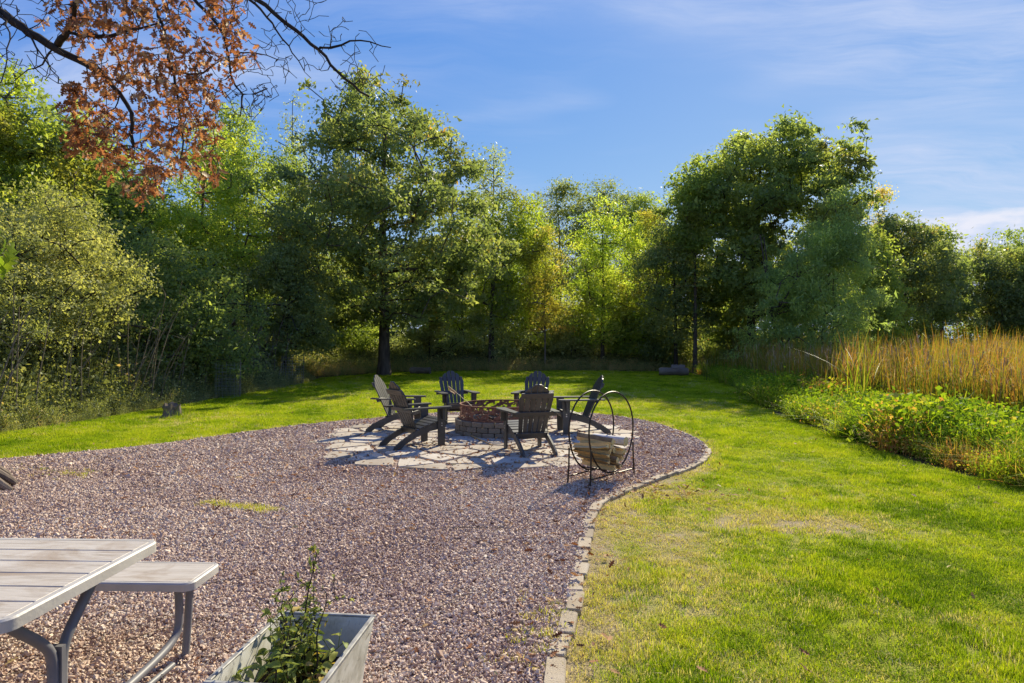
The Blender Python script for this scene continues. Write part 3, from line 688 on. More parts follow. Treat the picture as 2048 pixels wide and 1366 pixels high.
T_('broadleaf_tree', 'yellow-olive thin-crowned tree just below the rust coloured leaves', 405, 26.0, [(225, 385, 440), (290, 345, 480), (380, 310, 500), (470, 310, 515), (560, 330, 500)], 27599, .105, 'yellow', K=55, cr=(.45, .85), tr=.13, seed=7, shellr=.6)
T_('broadleaf_tree', 'tall mid green tree with narrow top between yellow tree and big oak', 470, 31.0, [(205, 450, 495), (260, 415, 520), (340, 400, 545), (430, 395, 560), (560, 400, 560)], 29899, .128, 'mid', K=65, cr=(.6, 1.1), tr=.17, seed=9)
T_('broadleaf_tree', 'bright green rounded tree touching the left side of the big oak', 565, 36.0, [(305, 520, 600), (350, 490, 640), (430, 470, 660), (540, 465, 660), (650, 470, 660)], 34500, .136, 'mid', K=70, cr=(.7, 1.2), tr=.17, seed=10)
T_('poplar_tree', 'thin sparse poplar whose tip stands against the sky left of oak', 588, 38.0, [(190, 576, 600), (240, 560, 618), (310, 552, 626), (400, 560, 620)], 2989, .120, 'grey', K=34, cr=(.35, .55), tr=.08, seed=11, trunk_to=.95)
T_('small_tree', 'dark small tree with yellowed leaf tips above the wire cages', 560, 25.5, [(490, 520, 600), (550, 485, 650), (640, 470, 680), (700, 490, 670)], 29899, .105, 'oakg', K=60, cr=(.45, .8), tr=.09, seed=12, bark='barkdark', stems=2)
T_('oak_tree', 'largest oak with thick dark trunk standing on the far lawn edge', 768, 31.0,
   [(143, 700, 770), (175, 655, 830), (215, 615, 858), (265, 600, 880), (300, 600, 935), (345, 625, 950), (390, 570, 965), (450, 545, 985), (520, 530, 1000), (590, 560, 985), (640, 610, 880)],
   92000, .18, 'oakg', K=250, cr=(.5, .95), tr=.29, seed=13, bark='bark', ds=1.25, limbfrac=.8, trunk_to=.8)
for e_ in EXTRA: T_(*e_[:8], **e_[8])
# centre
T_('broadleaf_tree', 'slim spire-topped tree at the right shoulder of the big oak', 985, 37.5, [(285, 974, 992), (325, 955, 1012), (380, 940, 1030), (450, 930, 1040), (560, 920, 1040)], 10165, .136, 'grey', K=45, cr=(.5, .8), tr=.12, seed=14, trunk_to=.9)
T_('broadleaf_tree', 'fresh green tree with twin thin trunks right of the big oak', 985, 37.5, [(395, 1010, 1070), (440, 970, 1085), (520, 950, 1090), (600, 950, 1080), (650, 960, 1060)], 17203, .136, 'bright', K=55, cr=(.6, 1.0), tr=.13, seed=15, stems=2)
T_('broadleaf_tree', 'dark topped tree behind the golden sapling in the centre', 1120, 56.0, [(362, 1095, 1150), (400, 1065, 1172), (480, 1050, 1185), (580, 1050, 1180)], 25299, .176, 'oakg', K=60, cr=(.8, 1.3), tr=.2, seed=16)
T_('broadleaf_tree', 'yellow-green conical tree brightest in the middle of the wood edge', 1205, 37.5, [(390, 1195, 1222), (430, 1165, 1245), (490, 1140, 1270), (570, 1128, 1290), (640, 1130, 1290), (680, 1140, 1270)], 28152, .136, 'yellow', K=85, cr=(.6, 1.0), tr=.14, seed=17)
T_('broadleaf_tree', 'dark green tree peeking over the yellow-green conical tree', 1210, 58.0, [(360, 1185, 1232), (395, 1165, 1275), (470, 1150, 1290), (560, 1150, 1290)], 23000, .176, 'oakg', K=55, cr=(.8, 1.3), tr=.2, seed=18)
T_('broadleaf_tree', 'mid green tree between the yellow-green cone and the right oak', 1290, 54.0, [(388, 1265, 1312), (430, 1240, 1330), (520, 1235, 1345), (620, 1240, 1340)], 25299, .168, 'mid', K=55, cr=(.8, 1.2), tr=.17, seed=19)
T_('sapling_tree', 'golden orange young tree with thin crown left of the cone tree', 1090, 37.0, [(455, 1075, 1115), (500, 1050, 1130), (580, 1040, 1140), (660, 1045, 1135)], 9383, .120, 'gold', K=45, cr=(.45, .8), tr=.07, seed=20, bark='stem')
for i, (bx, dd, pr, nn, mt_, lab) in enumerate((
        (700, 37.5, [(580, 650, 745), (630, 625, 760), (690, 620, 765), (725, 640, 760)], 18000, 'mid', 'low green shrub with reddish leaves behind the big oak trunk'),
        (860, 38.0, [(545, 820, 900), (600, 785, 940), (670, 780, 950), (715, 790, 940)], 24000, 'grey', 'grey-green shrub right of the big oak trunk'),
        (1000, 38.5, [(560, 960, 1040), (610, 930, 1080), (680, 925, 1085), (715, 940, 1070)], 22000, 'grey', 'grey-green shrub under the twin-trunk tree'),
        (1140, 39.0, [(600, 1105, 1180), (640, 1080, 1205), (690, 1075, 1210), (715, 1090, 1200)], 18000, 'olive', 'olive shrub at the foot of the golden tree'),
        (1265, 38.0, [(590, 1235, 1290), (630, 1205, 1320), (680, 1200, 1330), (705, 1215, 1320)], 18000, 'mid', 'green shrub at the foot of the yellow-green cone tree'),
        (1415, 44.0, [(600, 1380, 1450), (640, 1350, 1480), (700, 1350, 1490)], 16000, 'yellow', 'sunlit yellow-green shrub seen through under the right oak'),
        (1330, 36.5, [(620, 1300, 1360), (660, 1280, 1390), (700, 1275, 1400), (728, 1285, 1395)], 15000, 'oakg', 'dark rounded shrub at the foot of the slender leaning tree'),
        (1465, 36.0, [(630, 1430, 1500), (670, 1410, 1520), (715, 1405, 1530)], 15000, 'deep', 'dark shrub between the right oak trunk and the willow'),
        (1770, 47.0, [(560, 1740, 1790), (610, 1710, 1815), (670, 1705, 1820)], 16000, 'bright', 'bright shrub behind the cattails right of the willow'))):
    T_('shrub', lab, bx, dd, pr, nn, .14, mt_, K=45, cr=(.5, .85), tr=.05, seed=30 + i, bark='barkdark', stems=3, cat='shrub')
# right
T_('oak_tree', 'big dark right-hand oak with spiky domed top behind the willow', 1500, 34.5,
   [(250, 1475, 1520), (272, 1440, 1625), (290, 1425, 1705), (330, 1385, 1715), (400, 1360, 1715), (470, 1350, 1700), (550, 1360, 1680), (640, 1380, 1620)],
   105000, .20, 'deep', K=230, cr=(.45, .95), tr=.26, seed=41, bark='barkdark', ds=.95, limbfrac=.8, trunk_to=.85)
T_('broadleaf_tree', 'slender leaning tree with orange patches left of the right oak', 1352, 34.0, [(455, 1290, 1370), (510, 1275, 1410), (580, 1270, 1425), (640, 1285, 1420), (680, 1310, 1400)], 32199, .120, 'oakg', K=65, cr=(.5, .95), tr=.12, seed=42, bark='barkdark')
T_('sapling_tree', 'small orange-gold crown between the centre trees and right oak', 1330, 47.0, [(465, 1305, 1350), (500, 1300, 1375), (560, 1310, 1370)], 5175, .136, 'gold', K=18, cr=(.5, .8), tr=.07, seed=43)
T_('broadleaf_tree', 'light green tree in front of the left flank of right oak', 1390, 33.0, [(315, 1385, 1425), (345, 1350, 1440), (420, 1340, 1440), (500, 1335, 1430)], 14949, .152, 'mid', K=38, cr=(.6, 1.0), tr=.12, seed=44)
T_('willow_tree', 'dense drooping willow-leaved tree standing behind the cattails', 1620, 28.0, [(372, 1660, 1712), (430, 1625, 1722), (500, 1570, 1730), (570, 1520, 1742), (640, 1490, 1752), (700, 1480, 1750), (735, 1500, 1740)], 73600, .150, 'willow', K=130, cr=(.45, .85), tr=.14, seed=45, aspect=.26, droop=1.2, stems=3)
T_('broadleaf_tree', 'sparse brown-tinged tree top right of the willow', 1765, 52.0, [(378, 1745, 1785), (410, 1715, 1790), (470, 1710, 1800), (560, 1710, 1800)], 10350, .160, 'gold', K=36, cr=(.5, .9), tr=.12, seed=46)
T_('broadleaf_tree', 'round mid green tree right of the willow above the cattails', 1810, 50.0, [(436, 1745, 1840), (470, 1720, 1885), (540, 1710, 1900), (620, 1710, 1900)], 29325, .22, 'oakg', K=75, cr=(.8, 1.2), tr=.2, seed=47)
T_('broadleaf_tree', 'darker tree with a knobbly top under the cumulus cloud', 1885, 55.0, [(452, 1860, 1892), (485, 1838, 1912), (540, 1830, 1930), (640, 1830, 1930)], 18974, .23, 'deep', K=55, cr=(.8, 1.2), tr=.18, seed=48)
T_('broadleaf_tree', 'wide lit green tree near the right edge beyond the cattails', 1980, 58.0, [(486, 1950, 2005), (515, 1912, 2050), (570, 1895, 2065), (650, 1900, 2060)], 25875, .24, 'oakg', K=70, cr=(.9, 1.3), tr=.2, seed=49)
T_('broadleaf_tree', 'grey-green tree cut off by the right edge of the picture', 2085, 56.0, [(500, 2045, 2130), (520, 2030, 2150), (640, 2030, 2150)], 17250, .23, 'deep', K=50, cr=(.9, 1.3), tr=.2, seed=50)

# the wood behind: separate trees sharing two shapes
base_a = T_('forest_tree', 'dark tree of the wood behind the front row', 300, 60.0, [(470, 250, 350), (530, 215, 385), (600, 210, 390), (675, 215, 385), (714, 230, 370)], 22000, .25, 'deep', K=60, cr=(.9, 1.5), tr=.2, seed=60, bark='barkdark', group='trees deep in the wood')
base_b = T_('forest_tree', 'dark tree of the wood behind the front row', 420, 62.0, [(450, 390, 450), (520, 340, 500), (610, 330, 510), (675, 335, 505), (714, 350, 490)], 22000, .25, 'mid', K=60, cr=(.9, 1.5), tr=.2, seed=61, bark='barkdark', group='trees deep in the wood')
spots = [(i, i * 4.1 - 52 + rng.normal() * .6, 61 + rng.uniform(0, 9)) for i in range(29)] + [(i, -15.5 - i * 2.2 + rng.normal() * .4, 21 + i * 5.5) for i in range(7)] + [(i, -16.5 - rng.uniform(0, 2), 12 + i * 5) for i in range(4)]
for i, xx, yy in spots:
    b_ = base_a if i % 2 == 0 else base_b
    c_ = copy_tree(b_); sc = rng.uniform(.8, 1.08) * (.8 if yy < 55 and xx < -12 else 1)
    if abs(xx - 16) < 16: sc *= .85; yy += 10
    c_.location = (xx, yy, 0); c_.rotation_euler = (0, 0, rng.uniform(0, 6.28)); c_.scale = (sc * 1.1, sc * 1.1, sc)

# bare arching saplings in the thicket on the left
sap = []
for i in range(6):
    r = np.random.default_rng(70 + i); h = r.uniform(1.5, 2.4); ln = r.uniform(.2, 1.0); path = [(ln * (u ** 1.8) + .015 * math.sin(u * 9 + i), .2 * u * math.sin(i * 2.1), h * u) for u in np.linspace(0, 1, 9)]
    tg = [np.array(path[r.integers(4, 9)]) + r.normal(0, .18, 3) + (0, 0, .4) for _ in range(2)]
    pos, par, rr_ = grow(path, [.016 * (1 - .6 * u) for u in np.linspace(0, 1, 9)], tg, .25, .03, .1, i, .003)
    sap.append(skeleton_mesh('sapling', pos, par, rr_, M['stem'], 5, .004))
lp = [(-8.95, 10.6), (-8.75, 13.5), (-8.5, 17), (-8.25, 20), (-8.2, 24), (-8.6, 28)]
lsm = smooth_line(lp, .1, 2)
for i in range(84):
    q = lsm[int(rng.uniform(0, .96) ** 1.25 * (len(lsm) - 1))]
    o = link('sapling', sap[i % 6], None, (q[0] - .15 - abs(rng.normal()) * .75, q[1] + rng.normal() * .1, -.02), (rng.normal() * .06, rng.normal() * .06, rng.uniform(-1.1, 1.1)), (rng.uniform(.85, 1.25),) * 3)
    tag(o, 'thin bare pale sapling stem standing in the shaded thicket on the left', 'sapling', 'bare saplings in the left thicket')
# pale leaning stems between the cages
for lab, px0, py0, px1, py1, d in (('pale bare stem curving right between the two wire cages', 487, 772, 512, 728, 23.5), ('short pale stake beside the farther wire cage', 566, 755, 567, 716, 24.8)):
    a_, b_ = P(px0, py0, d), P(px1, py1, d); a_[2] = 0
    mb = MB(); mb.tube([a_, a_ * .5 + b_ * .5 + np.array([.04 if px1 < 520 else 0, 0, .05]), b_], [.022, .018, .012], 6)
    tag(mb.build('stake', M['stem'], None, True), lab, 'stake')

# underbrush: leafy and twiggy low growth that nobody could count
def spray(name, seed, n=90, R=.35, H=.7, leaf=.06, mt='brush', twigs=8):
    r = np.random.default_rng(seed)
    p = np.stack([r.normal(0, R * .5, n), r.normal(0, R * .5, n), np.abs(r.uniform(0.02, 1, n)) * H], 1)
    nrm = r.normal(size=(n, 3)) + (0, 0, .5); nrm /= np.linalg.norm(nrm, axis=1)[:, None]
    u = np.cross(nrm, r.normal(size=(n, 3))); u /= np.linalg.norm(u, axis=1)[:, None]; v = np.cross(nrm, u); s = (leaf * r.lognormal(0, .3, n))[:, None]
    V = list(np.stack([p + u * s * .5, p + v * s * .3, p - u * s * .5, p - v * s * .3], 1).reshape(-1, 3)); Q = [list(q) for q in np.arange(4 * n).reshape(n, 4)]
    for i in range(twigs):
        a = r.uniform(0, 6.28); b = np.array([math.cos(a) * R * .2, math.sin(a) * R * .2, 0]); e = np.array([math.cos(a) * R * r.uniform(.2, 1.1), math.sin(a) * R * r.uniform(.2, 1.1), H * r.uniform(.6, 1.15)]); o = len(V)
        w = np.array([-math.sin(a), math.cos(a), 0]) * .006; V += [b - w, b + w, e + w * .4, e - w * .4]; Q.append([o, o + 1, o + 2, o + 3])
    return mesh_np(name, V, Q, M[mt], {'b': r.random(len(Q))})
bp = [proto('brush_%d' % i, spray('underbrush', 300 + i)) for i in range(5)]
P_, S_, v_ = [], [], []
def strip(line, n, w0, w1, s0, s1, v0, v1, side=-1):
    L = smooth_line(line, .1, 2); k = rng.integers(1, len(L) - 1, n); dd = L[np.minimum(k + 1, len(L) - 1)] - L[k - 1]; dd /= np.linalg.norm(dd, axis=1)[:, None]
    nr = np.stack([-dd[:, 1], dd[:, 0]], 1); u = rng.uniform(0, 1, n); off = (w0 + (w1 - w0) * u)[:, None]
    p = L[k] + nr * off; p += rng.normal(0, .12, p.shape)
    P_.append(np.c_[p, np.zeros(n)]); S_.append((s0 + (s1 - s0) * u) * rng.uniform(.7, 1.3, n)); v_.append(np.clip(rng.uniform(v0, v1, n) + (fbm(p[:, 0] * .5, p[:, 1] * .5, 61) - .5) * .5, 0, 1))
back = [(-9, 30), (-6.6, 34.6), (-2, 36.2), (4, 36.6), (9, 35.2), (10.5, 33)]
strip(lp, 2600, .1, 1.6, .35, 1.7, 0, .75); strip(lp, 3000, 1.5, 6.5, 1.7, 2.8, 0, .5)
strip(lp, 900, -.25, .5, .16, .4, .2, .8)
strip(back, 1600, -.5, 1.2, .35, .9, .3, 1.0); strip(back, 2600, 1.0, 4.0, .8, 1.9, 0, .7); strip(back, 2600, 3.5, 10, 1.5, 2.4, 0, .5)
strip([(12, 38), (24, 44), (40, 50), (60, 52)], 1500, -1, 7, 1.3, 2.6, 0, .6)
pp = np.concatenate(P_); ss = np.concatenate(S_); vv = np.concatenate(v_); n = len(pp)
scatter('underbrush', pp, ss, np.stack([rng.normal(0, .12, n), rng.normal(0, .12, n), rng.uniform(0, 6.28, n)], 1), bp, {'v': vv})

# ------------------------------------------------------------------ marsh on the right
mgp = [proto('marsh_clump_%d' % i, blade_clump('marsh_grass', 60, .17, .14, .50, .014, M['marsh'], 500 + i, .9, 4)) for i in range(5)]
fp = [proto('forb_%d' % i, spray('marsh_forb', 520 + i, 130, .27, .44, .042, 'marsh', 7)) for i in range(7)]
edge = [(5.6, 6.9), (5.35, 7.8), (5.35, 9.4), (5.5, 11.5), (5.75, 14), (6.4, 17.5), (7.6, 22), (8.6, 28), (9.3, 33.5)]
ex = np.array(edge)
def edgex(y): return np.interp(y, ex[:, 1], ex[:, 0])
y = np.concatenate([rng.uniform(3.5, 10, 4200), rng.uniform(10, 20, 5200), rng.uniform(20, 35, 3200)]); n = len(y)
off = rng.uniform(0, 1, n) ** .8 * np.where(y < 10, 5.0, 6.0); x = edgex(y) + .12 + off + (fbm(y * 1.1, y * 0 + 3, 8) - .5) * .5
hump = fbm(x * .8, y * .6, 71); s = (.05 + 1.6 * fbm(x * 1.1, y * .8, 71)) * np.where(off > 2.2, .72, 1) * np.clip(1.05 + off * .2, .5, 1.2) * rng.uniform(.7, 1.25, n)
vv = np.clip(.02 + .72 * rng.random(n) * fbm(x * .9, y * .9, 19) * 1.4 + np.where(y > 20, -.12, 0) + .45 * (fbm(x * 1.7, y * 1.7, 23) > .68) + .5 * np.exp(-((x - 5.75) / .3) ** 2 - ((y - 8.35) / .55) ** 2) + .25 * np.exp(-(off / .18) ** 2), 0, 1)
scatter('marsh_grass', np.c_[x, y, np.zeros(n)], np.stack([s * 1.1, s * 1.1, s], 1), np.stack([rng.normal(0, .2, n), rng.normal(0, .2, n), rng.uniform(0, 6.28, n)], 1), mgp + fp, {'v': vv})
# cattails
def cattail_clump(seed, nb=9, H=1.9, heads=1):
    r = np.random.default_rng(seed); V = []; Q = []; vals = []; hd = []
    base = r.uniform(.0, 1)
    for i in range(nb):
        a, rr = r.uniform(0, 6.283), .22 * math.sqrt(r.uniform()); bx, by = math.cos(a) * rr, math.sin(a) * rr
        h = H * r.uniform(.7, 1.05); b = r.uniform(0, 6.283); ln = abs(r.normal()) * .20 * h; kink = r.random() < .5
        dx, dy = math.cos(b), math.sin(b); fx, fy = math.cos(b + 1.2), math.sin(b + 1.2); o = len(V); w = r.uniform(.016, .030); seg = 6
        vv = np.clip(.55 * base + .55 * r.random() - .10, 0, 1)
        for j in range(seg + 1):
            u = j / seg; ww = w * (1 - u ** 2 * .92) * .5; z = h * u; off_ = ln * u * u
            if kink and u > .78: z = h * .78 - (u - .78) * h * .35 + .03; off_ += (u - .78) * h * .9
            V += [(bx + dx * off_ - fx * ww, by + dy * off_ - fy * ww, z), (bx + dx * off_ + fx * ww, by + dy * off_ + fy * ww, z)]
        for j in range(seg): Q.append((o + 2 * j, o + 2 * j + 1, o + 2 * j + 3, o + 2 * j + 2)); vals.append(np.clip(vv + (.30 if j >= 4 else 0) * r.random() - .30 * (j < 2), 0, 1))
    for i in range(heads):
        x_, y_ = r.normal(0, .12, 2); h = H * r.uniform(.8, .95)
        for (z0, z1, rad) in ((0, h, .004), (h - .22, h - .05, .014)):
            o = len(V); V += [(x_ + math.cos(k * 1.5708) * rad, y_ + math.sin(k * 1.5708) * rad, z) for z in (z0, z1) for k in range(4)]
            Q += [(o + k, o + (k + 1) % 4, o + 4 + (k + 1) % 4, o + 4 + k) for k in range(4)]; vals += [1.0] * 4
    return mesh_np('cattail', V, Q, M['cattail'], {'v': vals})
cp = [proto('cattail_%d' % i, cattail_clump(600 + i, heads=i % 2)) for i in range(10)]
xs_, ys_ = [], []
for y0, y1, n in ((9.5, 16, 800), (16, 28, 1700), (28, 50, 2000)):
    y = rng.uniform(y0, y1, n); x = np.interp(y, [9.5, 13, 18, 24, 32, 50], [9.0, 8.3, 7.7, 8.9, 11.0, 17]) + rng.uniform(0, 1, n) ** 1.2 * np.where(y < 16, 7, np.where(y < 28, 14, 27))
    xs_.append(x); ys_.append(y)
xs_.append(rng.normal(10.2, .9, 160)); ys_.append(rng.normal(25, 2.2, 160)); xs_.append(rng.normal(8.9, .5, 60)); ys_.append(rng.normal(16.5, 1.2, 60))
x = np.concatenate(xs_); y = np.concatenate(ys_); k = (fbm(x * .8, y * .8, 91) > .36); x, y = x[k], y[k]; n = len(x)
s = .92 * rng.uniform(.62, 1.05, n) * (.58 + .80 * fbm(x * .55, y * .55, 97)) * (1 + np.clip((y - 24) / 50, 0, .35))
scatter('cattails', np.c_[x, y, np.zeros(n)], s, np.stack([rng.normal(0, .09, n), rng.normal(0, .09, n), rng.uniform(0, 6.28, n)], 1), cp, {'q': rng.random(n)})
# tufts that stand out singly along the lawn edge
def tuft(label, x, y, h, R, nb, seed, mt='marshf', w=.010, lean=.9, name='grass_tuft'):
    o = link(name, blade_clump(name, nb, R, h * .6, h, w, M[mt], seed, lean, 5, True), None, (x, y, 0)); return tag(o, label, 'grass tuft', 'grass tufts along the marsh edge')
tuft('bright green tuft at the right edge of the picture, nearest the camera', 6.1, 7.5, .62, .42, 620, 1, w=.012)
tuft('orange-brown dry tuft next to the bright green right-edge tuft', 5.85, 8.4, .42, .34, 380, 2, 'cattail')
tuft('spiky green tuft where the tree shadow ends on the lawn edge', 6.6, 16.3, .70, .5, 420, 3, w=.014)
tuft('rounded green tuft just beyond the dry orange-brown tuft', 5.95, 9.6, .52, .40, 460, 4, w=.012)
tuft('lit green tuft in the middle of the marsh border', 6.05, 12.0, .56, .45, 460, 5, w=.012)
tuft('rounded grass tuft with dead brown base on the lawn edge', 5.9, 10.8, .50, .40, 420, 6, w=.012)
tuft('low pale green tuft leaning over the mown grass', 6.2, 13.6, .55, .42, 420, 7, w=.013)
tuft('dark green tuft inside the tree shadow on the marsh edge', 7.3, 19.5, .70, .5, 400, 8, w=.015)
tuft('blue-green shaded tuft nearest the far weathered log', 8.4, 24.5, .80, .6, 400, 9, w=.018)
o = link('reed_clump', blade_clump('reed_clump', 34, .25, 1.4, 2.2, .017, M['marshf'], 21, .62, 9, True), None, (7.6, 14.2, 0))
tag(o, 'reed clump with long blades arching over the lawn edge toward the left', 'reed', None)

# ------------------------------------------------------------------ adirondack chairs
def make_chair(label):
    t_ = thing('adirondack_chair', label, 'chair', group='adirondack chairs round the fire pit')
    m_ = M['chair']
    side = [(.35, .375), (.375, .35), (.375, .27), (.33, .255), (.10, .225), (-.12, .155), (-.30, .065), (-.38, 0), (-.49, 0), (-.475, .045), (-.36, .13), (-.18, .225), (.02, .295), (.18, .335)]
    for s_ in (-1, 1):
        mb = MB(); mb.prism(side, s_ * .235 - .013, s_ * .235 + .013, 'yz'); mb.build('rear_leg', m_, t_)
        mb = MB(); mb.prism([(.235, 0), (.345, 0), (.36, .565), (.225, .565)], s_ * .262 - .013, s_ * .262 + .013, 'yz'); leg = mb.build('front_leg', m_, t_)
        mb = MB(); mb.prism([(.27, .565), (.31, .565), (.30, .40), (.28, .40)], min(s_ * .275, s_ * .335), max(s_ * .275, s_ * .335), 'yz'); mb.build('arm_bracket', m_, t_)
        mb = MB()
        for z in (.30, .335): mb.tube([(s_ * .274, .29, z), (s_ * .281, .29, z)], .011, 8)
        mb.build('bolt', M['bolt'], t_)
        o_ = [(.245, -.36), (.335, -.36), (.36, -.1), (.385, .15), (.39, .33), (.375, .40), (.335, .43), (.275, .43), (.245, .40), (.235, .32), (.245, .0)]
        mb = MB(); mb.prism([(s_ * a, b) for a, b in o_], .566, .590, 'xy'); mb.build('armrest', m_, t_)
    # seat slats follow the curve of the side rails
    ys_ = [(.375, .315, 1.2), (.325, .373, .22), (.235, .352, .22), (.145, .330, .24), (.055, .306, .28), (-.035, .274, .36)]
    for i, (y, z, tl) in enumerate(ys_):
        R = Matrix.Rotation(tl, 3, 'X'); mb = MB(); mb.box((0, y, z + .013), (.525, .078, .020), R, .004); mb.build('seat_slat', m_, t_)
    lean = math.radians(23); R = Matrix.Rotation(lean, 3, 'X'); base = Vector((0, -.075, .215))
    def bk(u, w, th): return base + R @ Vector((u, th, w))
    tops = [.690, .770, .810, .810, .770, .690]; n = 6
    for i in range(n):
        u0 = (i - 3) / 3; u1 = (i - 2) / 3; b0, b1 = u0 * .195, u1 * .195; w0, w1 = u0 * .275, u1 * .275; g = .0068; tp = tops[i]
        ta = tp + (-.045 if i < 3 else .012) ; tb = tp + (-.045 if i >= 3 else .012)
        if i == 0: ta = .615; tb = .70
        if i == 5: ta = .70; tb = .615
        if i == 1: ta = .728; tb = .775
        if i == 4: ta = .775; tb = .728
        if i == 2: ta = .795; tb = .822
        if i == 3: ta = .822; tb = .795
        fx = lambda a, b, z: a + (b - a) * z / .81
        out = [(b0 + g, 0), (b1 - g, 0), (fx(b1, w1, tb) - g, tb - .012), (fx(b1, w1, tb) - g - .008, tb)]
        mid = (ta + tb) / 2 + .010
        out += [((fx(b0, w0, mid) + fx(b1, w1, mid)) / 2, mid), (fx(b0, w0, ta) + g + .008, ta), (fx(b0, w0, ta) + g, ta - .012)]
        mb = MB(); vs = [bk(a, z, -.010) for a, z in out] + [bk(a, z, .010) for a, z in out]; k = len(out)
        mb.add(vs, [list(range(k - 1, -1, -1)), list(range(k, 2 * k))] + [[q, (q + 1) % k, k + (q + 1) % k, k + q] for q in range(k)]); mb.build('back_slat', m_, t_)
    for w, hw, hh, nm in ((.03, .235, .045, 'back_rail'), (.375, .325, .035, 'back_rail'), (.66, .235, .04, 'back_rail')):
        mb = MB(); cpt = bk(0, w, -.0235); mb.box(cpt, (hw * 2, .024, hh * 2), R, .003); mb.build(nm, m_, t_)
    return t_
def facing(dx, dy): return math.atan2(dy, dx) - math.pi / 2
chairs = [('adirondack chair nearest the camera, its back turned, in front of the fire pit', .245, 9.28, facing(-.30, .95)),
          ('adirondack chair at front left of the fire pit seen from behind and side', -1.45, 9.80, facing(.80, .60)),
          ('adirondack chair at far left, its slats bright, behind the front left chair', -2.02, 11.42, facing(.98, -.16)),
          ('adirondack chair facing the camera behind the left half of the fire pit', -1.10, 12.66, facing(.34, -.92)),
          ('adirondack chair facing the camera, half hidden behind the nearest chair', .43, 12.62, facing(-.22, -.97)),
          ('adirondack chair on the right of the pit seen in profile facing left', 1.17, 11.22, facing(-.985, -.12))]
c0 = make_chair(chairs[0][0])
for i, (lab, x, y, rz) in enumerate(chairs):
    o = c0 if i == 0 else copy_tree(c0)
    o.location = (x, y, .04); o.rotation_euler = (0, 0, rz); o['label'] = lab

# ------------------------------------------------------------------ fire pit
pit = thing('fire_pit', 'round low wall of tan concrete blocks in the middle of the patio', 'fire pit', (PIT[0], PIT[1], .02))
nb = 24
for c in range(3):
    for i in range(nb):
        a = (i + (.5 if c % 2 else 0)) * 2 * math.pi / nb; da = math.pi / nb
        ro, ri = .80, .60; z0, z1 = .010 + c * .086, .010 + c * .086 + .080
        jo = (.0085 / ro); mb = MB()
        r4 = np.random.default_rng(c * 100 + i); ro += r4.normal() * .004
        pts = [(ro * math.cos(-da + jo), ro * math.sin(-da + jo)), (ro * 1.006 * math.cos(-da * .45), ro * 1.006 * math.sin(-da * .45)), (ro * 1.006 * math.cos(da * .45), ro * 1.006 * math.sin(da * .45)), (ro * math.cos(da - jo), ro * math.sin(da - jo)), (ri * math.cos(da - .008), ri * math.sin(da - .008)), (ri * math.cos(-da + .008), ri * math.sin(-da + .008))]
        k = 6; cx_ = sum(p[0] for p in pts) / 6
        sh = lambda s_: [((p[0] - cx_) * s_ + cx_, p[1] * s_) for p in pts]
        vs = [(*p, z0) for p in sh(.94)] + [(*p, z0 + .011) for p in pts] + [(*p, z1 - .011) for p in pts] + [(*p, z1) for p in sh(.94)]
        mb.add(vs, [list(range(5, -1, -1)), list(range(18, 24))] + [[r_ * k + q, r_ * k + (q + 1) % k, (r_ + 1) * k + (q + 1) % k, (r_ + 1) * k + q] for r_ in range(3) for q in range(k)])
        mb.build('block', M['block'], pit).rotation_euler = (0, 0, a)
mb = MB(); mb.prism([(math.cos(a) * .605, math.sin(a) * .605) for a in np.linspace(0, 6.2832, 33)[:-1]], .02, .16); mb.build('ash_bed', M['ash'], pit)

ringt = thing('fire_ring', 'rusty steel fire ring with cut-out pattern sitting on the block wall', 'fire ring', (PIT[0], PIT[1], .285))
R0 = .715
def hoop_band(mb, r, z0, z1, th, n=72):
    vs = []; fs = []
    for i in range(n):
        a = i * 2 * math.pi / n
        for rr_, z in ((r, z0), (r, z1), (r - th, z1), (r - th, z0)): vs.append((math.cos(a) * rr_, math.sin(a) * rr_, z))
    for i in range(n):
        for k in range(4): fs.append([i * 4 + k, ((i + 1) % n) * 4 + k, ((i + 1) % n) * 4 + (k + 1) % 4, i * 4 + (k + 1) % 4])
    mb.add(vs, fs)
mb = MB(); hoop_band(mb, R0 + .012, .232, .250, .026); mb.build('rim', M['rustmetal'], ringt)
mb = MB(); hoop_band(mb, R0 + .03, 0.0, .030, .06); mb.build('base_flange', M['rustmetal'], ringt)
# sheet with flowing leaf and branch shapes left standing
nA, nZ = 420, 22; V = []; Q = []
for j in range(nZ + 1):
    for i in range(nA):
        a = i * 2 * math.pi / nA; z = .03 + .202 * j / nZ; V.append((math.cos(a) * R0, math.sin(a) * R0, z))
for j in range(nZ):
    for i in range(nA):
        s_ = (i + .5) / nA * 2 * math.pi * R0; z = (j + .5) / nZ * .202
        wv_ = vnoise(s_ * 5 + z * 9, z * 7, 3) ; stem = abs(math.sin(s_ * 13 + math.sin(z * 22 + s_ * 2.3) * 1.3 + z * 9 * math.sin(s_ * 1.9)))
        lf = vnoise(s_ * 34 + z * 26, z * 40 - s_ * 9, 11)
        if j in (0, nZ - 1) or stem < .44 or lf > .55 or wv_ > .80: Q.append((j * nA + i, j * nA + (i + 1) % nA, (j + 1) * nA + (i + 1) % nA, (j + 1) * nA + i))
o = link('cutout_panel', mesh_np('cutout_panel', V, Q, M['rustmetal'], smooth=True), ringt)
md = o.modifiers.new('thickness', 'SOLIDIFY'); md.thickness = .004; md.offset = 0
